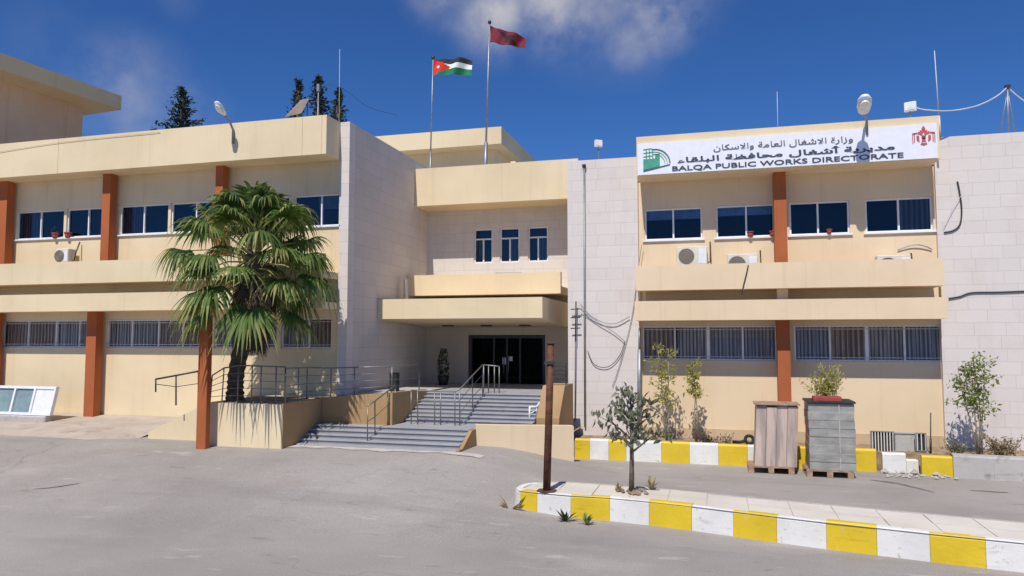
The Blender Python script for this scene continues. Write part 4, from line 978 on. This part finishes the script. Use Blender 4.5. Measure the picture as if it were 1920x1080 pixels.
for i in range(26):
    a = Vector((cx - .07 + r_.uniform(-.2, .2), cy_ + r_.uniform(-.08, .08), cz + .07)); tip = a + Vector((r_.gauss(0, .17), r_.gauss(0, .12), r_.uniform(.3, .72)))
    b.tube([a, a.lerp(tip, .5) + Vector((r_.gauss(0, .02), 0, .03)), tip], .005, 4)
    for k in range(34):
        q_ = a.lerp(tip, r_.uniform(.12, 1.05)); leaf(lf, q_ + Vector((r_.gauss(0, .05), r_.gauss(0, .05), r_.gauss(0, .03))), r_.uniform(.045, .085), r_, .42)
b.build('stems', 'pbark', t); lf.build('foliage', 'lime', t)
# grilles leaning on the wall behind the kerb
def grille(px0, px1, pyt, pyb, Y, label, mat='galv'):
    a, c = onY(px0, pyb, Y), onY(px1, pyt, Y); t = thing('metal_grille', label, 'grille', ((a.x + c.x) / 2, Y, a.z), 'louvred grilles leaning behind the kerb')
    b = MB(); e_ = .02
    for (u0, u1, w0, w1) in ((a.x, c.x, c.z - e_, c.z), (a.x, c.x, a.z, a.z + e_), (a.x, a.x + e_, a.z + e_, c.z - e_), (c.x - e_, c.x, a.z + e_, c.z - e_)): b.box(u0, u1, Y, Y + .03, w0, w1)
    b.build('frame', mat, t); b = MB(); n = int((c.x - a.x) / .055)
    for i in range(n): x = a.x + .03 + (c.x - a.x - .06) * i / max(1, n - 1); b.box(x, x + .02, Y + .005, Y + .028, a.z + e_, c.z - e_)
    b.build('louvres', 'acwhite', t)
    b = MB(); b.box(a.x + .01, c.x - .01, Y + .05, Y + .06, a.z + .01, c.z - .01); b.build('backing', 'dsteel', t)
grille(1633, 1676, 809, 849, 17.6, 'wider louvred metal grille leaning behind the yellow kerb block')
grille(1717, 1737, 812, 846, 17.6, 'narrow louvred metal grille beside the thin upright rod')
b = MB(); a, c = onY(1679, 842, 17.75), onY(1716, 814, 17.75); b.box(a.x, c.x, 17.75, 17.85, .36, c.z); b.box(a.x - .02, c.x + .02, 17.73, 17.87, c.z + .002, c.z + .03); solo(b, 'concrete_block', 'conc', 'pale concrete slab with dark lid between the two grilles', 'slab', (a.x, 17.8, .36))
b = MB(); a, c = onY(1745, 850, 17.5), onY(1745, 774, 17.5); b.tube([a, c], .012, 6); b.tube([a, a.lerp(c, .35)], .022, 6); solo(b, 'steel_rod', 'dsteel', 'thin upright steel rod behind the kerb beside the narrow grille', 'rod', tuple(a))
c = onY(1405, 826, 17.32)
b = MB(); ring = [(c.x + .085 * math.cos(k * math.pi / 10), 17.36 + .012 * math.sin(k), .475 + .085 + .085 * math.sin(k * math.pi / 10)) for k in range(21)]; b.tube(ring, .035, 8, 0, False)
b.tube([Vector((c.x - .09, 17.36, .53)), Vector((c.x - .2, 17.4, .49)), Vector((c.x - .34, 17.5, .48))], .035, 8); solo(b, 'hose_coil', 'black', 'coiled black hose lying on the kerb left of the board stack', 'hose', (c.x, 17.36, .48))

# ------------------------------------------------------------------ rust post on the island
a, c = onY(1025, 910, 11.75), onY(1033, 645, 11.75); a.z = TOP
t = thing('rusty_post', 'rusty brown steel post standing on the near end of the kerbed island', 'post', tuple(a))
b = MB(); b.tube([a, c], [.062, .055], 14); b.build('post', 'rustpole', t)
b = MB(); b.tube([a + Vector((0, 0, .0)), a + Vector((0, 0, .012))], .17, 6); b.build('base_plate', 'rustpole', t)
b = MB(); b.tube([c, c + Vector((0, 0, .02))], .07, 14); b.build('cap', 'rustpole', t)
b = MB(); k = a.lerp(c, .87); b.box(k.x - .085, k.x + .085, k.y - .075, k.y - .06, k.z - .02, k.z + .03); b.build('clamp', 'dsteel', t)

# ------------------------------------------------------------------ palm
def palm():
    r = random.Random(21); Y0 = 14.12
    base = onY(440, 756, Y0); base.z = zq + .02
    crown = onY(478, 472, Y0 - .12)
    t = thing('fan_palm', 'tall fan palm with drooping fronds and dead skirt growing in the planter', 'palm tree', tuple(base))
    b = MB(); pts = [base, base + Vector((.01, 0, .5)), base.lerp(crown, .45) + Vector((-.02, 0, 0)), crown]
    n = 26; P = []; RR = []
    for i in range(n + 1):
        u = i / n * 3; k = min(int(u), 2); P.append(pts[k].lerp(pts[k + 1], u - k)); RR.append((.185 if i < 4 else .165) + (.018 if i % 2 else -.006))
    b.tube(P, RR, 14); b.build('trunk', 'palmtrunk', t)
    fr, st, dd_ = MB(), MB(), MB()
    def fan(o, az, el, pl, fl, droop, dead=False):
        d = Vector((math.cos(az) * math.cos(el), math.sin(az) * math.cos(el), math.sin(el)))
        # petiole curves down a little under its own weight
        hub = o + d * pl + Vector((0, 0, -.10 * pl)); mid = o + d * pl * .5 + Vector((0, 0, .03 * pl))
        if not dead: st.tube([o, mid, hub], [.022, .016, .012], 5)
        dh = (hub - mid).normalized(); side = dh.cross(Vector((0, 0, 1)))
        side = side.normalized() if side.length > .05 else Vector((1, 0, 0)); up = side.cross(dh).normalized()
        m = MB_dead if dead else fr
        ns = 34
        for i in range(ns):
            a = R(-118) + R(236) * i / (ns - 1) + r.uniform(-.03, .03)
            ln = fl * (.80 + .20 * math.cos(a * .9)) * r.uniform(.70, 1.10)
            dr = (dh * math.cos(a) + side * math.sin(a) + up * (.10 + .16 * math.cos(a * 2))).normalized()
            wv = dr.cross(up).normalized(); w0 = .012 + .022
            prevc = None; vs = []; segs = 6
            for s_ in range(segs + 1):
                u = s_ / segs
                c_ = hub + dr * ln * u * (1 - .12 * u * u * droop) + Vector((0, 0, -droop * ln * (max(0, u - .30)) ** 1.7 * 1.0))
                w = (.010 + .030 * min(1, u * 3)) * (1 if u < .55 else max(.06, (1 - u) / .45)) * fl
                vs += [c_ - wv * w, c_ + up * w * .4 * (1 if i % 2 else .5), c_ + wv * w]
            fs = []
            for s_ in range(segs):
                q0 = s_ * 3; fs += [(q0, q0 + 1, q0 + 4, q0 + 3), (q0 + 1, q0 + 2, q0 + 5, q0 + 4)]
            o_ = len(m.f); m.add(vs, fs, 0)
            if not dead and r.random() < .55:
                for k in range(1, r.choice((3, 5, 7))): m.m[-k] = 1
    MB_dead = MB()
    N_ = 56
    for i in range(N_):
        u = i / (N_ - 1)                     # 0 youngest, upright .. 1 oldest, hanging
        az = i * 2.39996 + r.uniform(-.2, .2); el = R(86 - 122 * u ** 1.15 + r.uniform(-9, 9))
        pl = (.72 + .38 * math.sin(min(1, u * 1.3) * 2.2)) * 1.12 * r.uniform(.9, 1.08); back = max(0, math.sin(az))
        fl = r.uniform(.82, 1.0)
        if back > .25: pl *= 1 - .42 * back; fl *= 1 - .15 * back
        o = crown + Vector((math.cos(az) * .09, math.sin(az) * .09, (.18 - .50 * u) if u < .7 else (.18 - .35 - 1.3 * (u - .7))))
        fan(o, az, el, pl, fl, r.uniform(.7, 1.45) * (.75 + .5 * u))
    for i in range(64):
        u = i / 63; az = i * 2.39996; el = R(-62 - 22 * u); o = crown + Vector((math.cos(az) * .13, math.sin(az) * .13, -.5 - 1.2 * u))
        fan(o, az, el, .22, .58 - .2 * u, .6, True)
    MB_dead.build('dead_fronds', 'dead', t); st.build('stalks', 'petiole', t); fr.build('fronds', ['palm', 'palm_tip'], t)
palm()

# ------------------------------------------------------------------ small trees, saplings, shrubs
def branchy(name, label, cat, base, height, spec, leafmat_, barkmat, seed, group=None, stems=1, spread=.25, leaf_l=(.06, .11), per=26, trunk_r=.03, first=.35, nb=11, jit=.09, droop=0, lw=.5, top_only=0):
    r = random.Random(seed); t = thing(name, label, cat, tuple(base), group); tb, lf = MB(), MB()
    for s_ in range(stems):
        lean = Vector((r.gauss(0, spread), r.gauss(0, spread * .5), 0)) if stems > 1 else Vector((r.gauss(0, .04), 0, 0))
        top = base + Vector((0, 0, height * r.uniform(.82, 1))) + lean; b0 = base + (Vector((r.gauss(0, .03), r.gauss(0, .03), 0)) if stems > 1 else Vector((0, 0, 0)))
        P = [b0, b0.lerp(top, .35) + Vector((r.gauss(0, .025), 0, 0)), b0.lerp(top, .7) + Vector((r.gauss(0, .03), 0, 0)), top]
        tb.tube(P, [trunk_r, trunk_r * .75, trunk_r * .5, trunk_r * .2], 8)
        for k in range(nb):
            u = first + (1 - first) * (k + r.random()) / nb; o = P[0].lerp(top, u); an = k * 2.4 + r.uniform(-.4, .4)
            ln = spec(u) * r.uniform(.65, 1.1); tip = o + Vector((math.cos(an) * ln, math.sin(an) * ln * .8, ln * r.uniform(.15, .75)))
            mid = o.lerp(tip, .5) + Vector((0, 0, .05)); tb.tube([o, mid, tip], [trunk_r * .42, trunk_r * .26, trunk_r * .1], 5)
            for j in range(per):
                q_ = o.lerp(tip, r.uniform(top_only, 1.08)) + Vector((r.gauss(0, jit), r.gauss(0, jit), r.gauss(0, jit)))
                dn = Vector((r.gauss(0, 1), r.gauss(0, 1), r.gauss(-droop, 1)))
                leaf(lf, q_, r.uniform(*leaf_l), r, lw, dn)
    tb.build('trunk', barkmat, t); lf.build('foliage', leafmat_, t); return t
ib = onZ(1184, 923, TOP); ib.z = TOP - .02
branchy('small_tree', 'small grey green tree in a planting hole on the kerbed island', 'tree', ib, 1.72, lambda u: .60 * math.sin(min(1, (u - .25) * 1.5 + .35) * 2.6) + .08, 'olive', 'bark', 4, None, 1, .2, (.10, .17), 20, .046, .40, 16, .07, 1.4, .46, .45)
pb = MB(); r_ = random.Random(8)
for i in range(28):
    an = r_.uniform(0, 6.28); q_ = r_.uniform(.02, .3); x_, y_ = ib.x + math.cos(an) * q_, ib.y + math.sin(an) * q_ * .8; s_ = r_.uniform(.02, .06)
    pb.add([(x_ + r_.uniform(.7, 1.2) * s_ * dx, y_ + r_.uniform(.7, 1.2) * s_ * dy, TOP + s_ * .3 + s_ * dz) for dx, dy, dz in ((1, 0, 0), (0, 1, 0), (-1, 0, 0), (0, -1, 0), (0, 0, .8), (0, 0, -1))], [(0, 1, 4), (1, 2, 4), (2, 3, 4), (3, 0, 4), (1, 0, 5), (2, 1, 5), (3, 2, 5), (0, 3, 5)])
struct(pb.build('loose_stones', 'soil'), 'stuff')
def bedpt(px, py, Y): c = onY(px, py, Y); c.z = .36; return c
SP = 'young saplings in the bed before the right wing'
branchy('sapling', 'taller pale sapling with bare stem in front of the first barred window', 'tree', bedpt(1250, 830, 17.75), 2.35, lambda u: .30 * (1.15 - u * .5), 'lime', 'pbark', 12, SP, 2, .12, (.06, .11), 22, .022, .35, 12, .06, .2, .45, .3)
branchy('sapling', 'thin twin stemmed sapling right of the pale sapling', 'tree', bedpt(1302, 830, 17.75), 1.95, lambda u: .16 * (1.1 - u * .3), 'lime', 'pbark', 15, SP, 2, .06, (.06, .11), 22, .020, .55, 9, .05, .4, .45, .3)
branchy('sapling', 'leafy green many stemmed sapling in front of the right stone wall', 'tree', bedpt(1836, 845, 17.5), 2.05, lambda u: .26 * math.sin(min(1, u) * 2.5) + .06, 'green', 'pbark', 19, SP, 5, .20, (.06, .12), 18, .018, .42, 9, .06, .3, .45, .2)
def shrub(px, py, Y, w, h, mat, label, seed, n=260, z=.38, name='shrub', ll=(.04, .08)):
    r = random.Random(seed); c = onY(px, py, Y); c.z = z; t = thing(name, label, 'shrub', tuple(c)); b, lf = MB(), MB()
    for i in range(max(6, n // 22)):
        tip = c + Vector((r.gauss(0, w * .33), r.gauss(0, .1), h * r.uniform(.45, 1.05))); o = c + Vector((r.gauss(0, w * .18), r.gauss(0, .05), 0)); b.tube([o, o.lerp(tip, .5), tip], .005, 4)
        for k in range(22): leaf(lf, o.lerp(tip, r.uniform(.15, 1.05)) + Vector((r.gauss(0, .045), r.gauss(0, .045), r.gauss(0, .03))), r.uniform(*ll), r, .45)
    b.build('stems', 'bark', t); lf.build('foliage', mat, t)
shrub(1195, 826, 17.6, .35, .52, 'dgreen', 'dark green shrub behind the kerb in front of the stone pier', 31, 420)
shrub(1325, 830, 17.55, .42, .26, 'dead', 'low dry brown shrub behind the kerb right of the saplings', 32, 300)
shrub(1362, 832, 17.6, .28, .24, 'olive', 'sparse grey weed behind the kerb left of the black hose', 33, 130)
shrub(1795, 850, 17.35, .35, .26, 'olive', 'low sparse plant at the left foot of the leafy sapling', 34, 220, .42)
shrub(1882, 852, 17.3, .70, .40, 'drygrass', 'wide dry brown bush behind the grey concrete kerb', 35, 700, .42)
shrub(1160, 822, 17.55, .3, .12, 'dead', 'strip of dry stubble behind the kerb at the pier', 36, 160)
def weed(px, py, z, s, label, mat, seed, n=16):
    r = random.Random(seed); c = onZ(px, py, z); b = MB()
    for i in range(n):
        an = r.uniform(0, 6.28); d = Vector((math.cos(an) * r.uniform(.2, .9), math.sin(an) * .5, r.uniform(.4, 1.1))).normalized(); l = s * r.uniform(.6, 1.1); sd_ = d.cross(Vector((0, 0, 1))).normalized() * l * .09
        m_ = c + d * l * .55; e_ = c + d * l + Vector((0, 0, -l * .12)); b.add([c - sd_ * .4, c + sd_ * .4, m_ + sd_, m_ - sd_, e_], [(0, 1, 2, 3), (3, 2, 4)])
    solo(b, 'weed', mat, label, 'weed', tuple(c), 'weeds along the near kerb')
weed(1060, 979, 0, .26, 'dark weed growing at the foot of the white kerb block near the post', 'dgreen', 41)
weed(1100, 984, 0, .24, 'bushier weed at the foot of the yellow kerb block', 'green', 42, 24)
weed(958, 962, 0, .45, 'dry grass tuft at the rounded end of the island', 'drygrass', 43, 9)
weed(1222, 918, TOP, .26, 'dry straw tuft beside the small tree on the island', 'drygrass', 44, 26)
weed(1160, 921, TOP, .22, 'dry grass tuft on the left of the small tree', 'drygrass', 45, 12)

# ------------------------------------------------------------------ conifers beyond the left wing
def conifer(px, pyt, pyb, Y, wid, label, seed, lean=0):
    r = random.Random(seed); top = onY(px, pyt, Y); zb_ = onY(px, pyb, Y).z; base = Vector((top.x, Y, 0))
    H = top.z - zb_; t = thing('conifer_tree', label, 'tree', tuple(base), 'dark conifers behind the left wing')
    b = MB(); b.tube([base, Vector((top.x + lean * .5, Y, (top.z + zb_) / 2)), top], [.22, .12, .02], 8); b.build('trunk', 'bark', t)
    lf = MB(); zlow = zb_ - 2.5; nl = int((top.z - zlow) / .16)
    for i in range(nl):
        z = zlow + (top.z - zlow) * i / nl; u = (top.z - z) / H; rad = wid * min(1.25, .10 + .9 * u ** .8)
        for k in range(10):
            an = r.uniform(0, 6.283); L_ = rad * r.uniform(.35, 1.15); d = Vector((math.cos(an), math.sin(an), r.uniform(-.15, .45)))
            o = Vector((top.x, Y, z)); n = max(5, int(L_ / .07))
            for j in range(n):
                q_ = o + d * L_ * (j + r.random()) / n + Vector((r.gauss(0, .05), r.gauss(0, .05), r.gauss(0, .05))); leaf(lf, q_, r.uniform(.14, .26), r, .38, d + Vector((r.gauss(0, .5), r.gauss(0, .5), r.gauss(.2, .5))))
    lf.build('crown', 'conifer', t)
conifer(343, 162, 238, 30, 1.1, 'lone dark conifer above the left wing roof beside the street lamp', 51)
conifer(560, 148, 215, 29, .42, 'slim dark conifer behind the tilted solar panel', 52)
conifer(598, 141, 215, 29.5, .72, 'broader dark conifer in the middle of the group behind the left wing', 53)
conifer(636, 162, 225, 28.5, .42, 'slim dark conifer at the end of the left wing beside the antenna', 54)
# solar panel and water tank on the roof
a = onY(555, 214, YLW + 1.0)
t = thing('solar_panel', 'tilted brown backed solar panel on the left wing roof corner', 'solar panel', (a.x, YLW + 1, 7.4))
q0, q1, q2, q3 = onY(534, 219, YLW + 1.0), onY(563, 213, YLW + 1.0), onY(577, 186, YLW + 1.5), onY(563, 188, YLW + 1.5)
b = MB(); nn = Vector((.02, .04, .03)); b.add([q0, q1, q2, q3] + [v + nn for v in (q0, q1, q2, q3)], [(0, 1, 2, 3), (7, 6, 5, 4), (0, 4, 5, 1), (1, 5, 6, 2), (2, 6, 7, 3), (3, 7, 4, 0)]); b.build('panel', ['bpanel'], t)
b = MB(); b.tube([Vector((q2.x, q2.y, 7.4)), q2], .02, 6); b.tube([Vector((q3.x, q3.y, 7.4)), q3], .02, 6); b.build('legs', 'galv', t)
c = onY(597, 170, YLW + 1.6)
t = thing('rooftop_pole', 'pale grey pole with small white box among the dark conifers', 'pole', (c.x, c.y, 7.4))
b = MB(); b.tube([Vector((c.x, c.y, 7.4)), c], .016, 6); b.build('pole', 'galv', t); b = MB(); b.box(c.x - .04, c.x + .04, c.y - .04, c.y + .04, c.z - .02, c.z + .18, 0, .008); b.build('box', 'galv', t)
yc2 = YLW + 1.6
cable([c + Vector((0, 0, .2)), onY(640, 165, yc2), onY(690, 200, yc2 + 1), onY(745, 216, yc2 + 2)], .005, 'dsteel', 'faint overhead wire sagging right from the rooftop pole')
cable([onY(-20, 288, YL - .02), onY(120, 266, YL - .02), onY(300, 248, YL - .02)], .006, 'skirting', 'thin slack wire lying along the left fascia')

# ------------------------------------------------------------------ taller building far left
t = thing('tall_neighbour_building', 'taller brown rendered building with overhanging flat eave at far left', 'building', (-30, 26, 0))
ec = onY(228, 180, 27.5); el_ = onY(228, 206, 27.5)
ang = R(-5.5)
b = MB(); b.box(ec.x - 22, ec.x, 8, 27.5, el_.z, ec.z); b.rot(ec, ang); b.build('roof_eave', 'taupe2', t)
b = MB(); b.box(ec.x - 21, ec.x - 1.3, 9, 26.6, 0, el_.z - .003); b.rot(ec, ang); b.build('wall', 'taupe', t)

# ------------------------------------------------------------------ discarded window unit at the far left
y0 = 15.0
a, c = onY(-40, 775, y0), onY(97, 726, y0)
t = thing('discarded_window_unit', 'white aluminium window unit leaning by the dirt bank at the left edge', 'window unit', (a.x, y0, a.z - .3))
def shear(b):
    for v in b.v: v.y += (v.z - a.z) * .18; v.x += (v.z - a.z) * .06
xw = [xa(p, y0, 750) for p in (-40, 18, 55, 80, 94)]
b = MB()
for (u0, u1, w0, w1) in ((xw[0], xw[4], a.z, a.z + .06), (xw[0], xw[4], c.z - .06, c.z)): b.box(u0, u1, y0, y0 + .1, w0, w1)
for x in (xw[0], xw[1], xw[2]): b.box(x - .03, x + .03, y0 - .003, y0 + .1, a.z + .06, c.z - .06)
b.box(xw[4] - .05, xw[4], y0 + .002, y0 + .1, a.z + .06, c.z - .06)
shear(b); b.build('frame', 'white', t)
b = MB(); b.box(xw[2] + .035, xw[4] - .055, y0 + .03, y0 + .07, a.z + .062, c.z - .062); shear(b); b.build('blank_panel', 'white', t)
b = MB(); b.box(xw[0] + .03, xw[2] - .03, y0 + .045, y0 + .055, a.z + .062, c.z - .062); shear(b); b.build('glass', plain('greenish_glass', (.22, .30, .31), .15), t)
b = MB(); b.box(xw[0], xw[4] - .1, y0 - .05, y0 + .25, .3, a.z - .01, 0, .03); solo(b, 'concrete_plinth', 'conc', 'grey white concrete block under the discarded window unit', 'block', (xw[2], y0, .4))
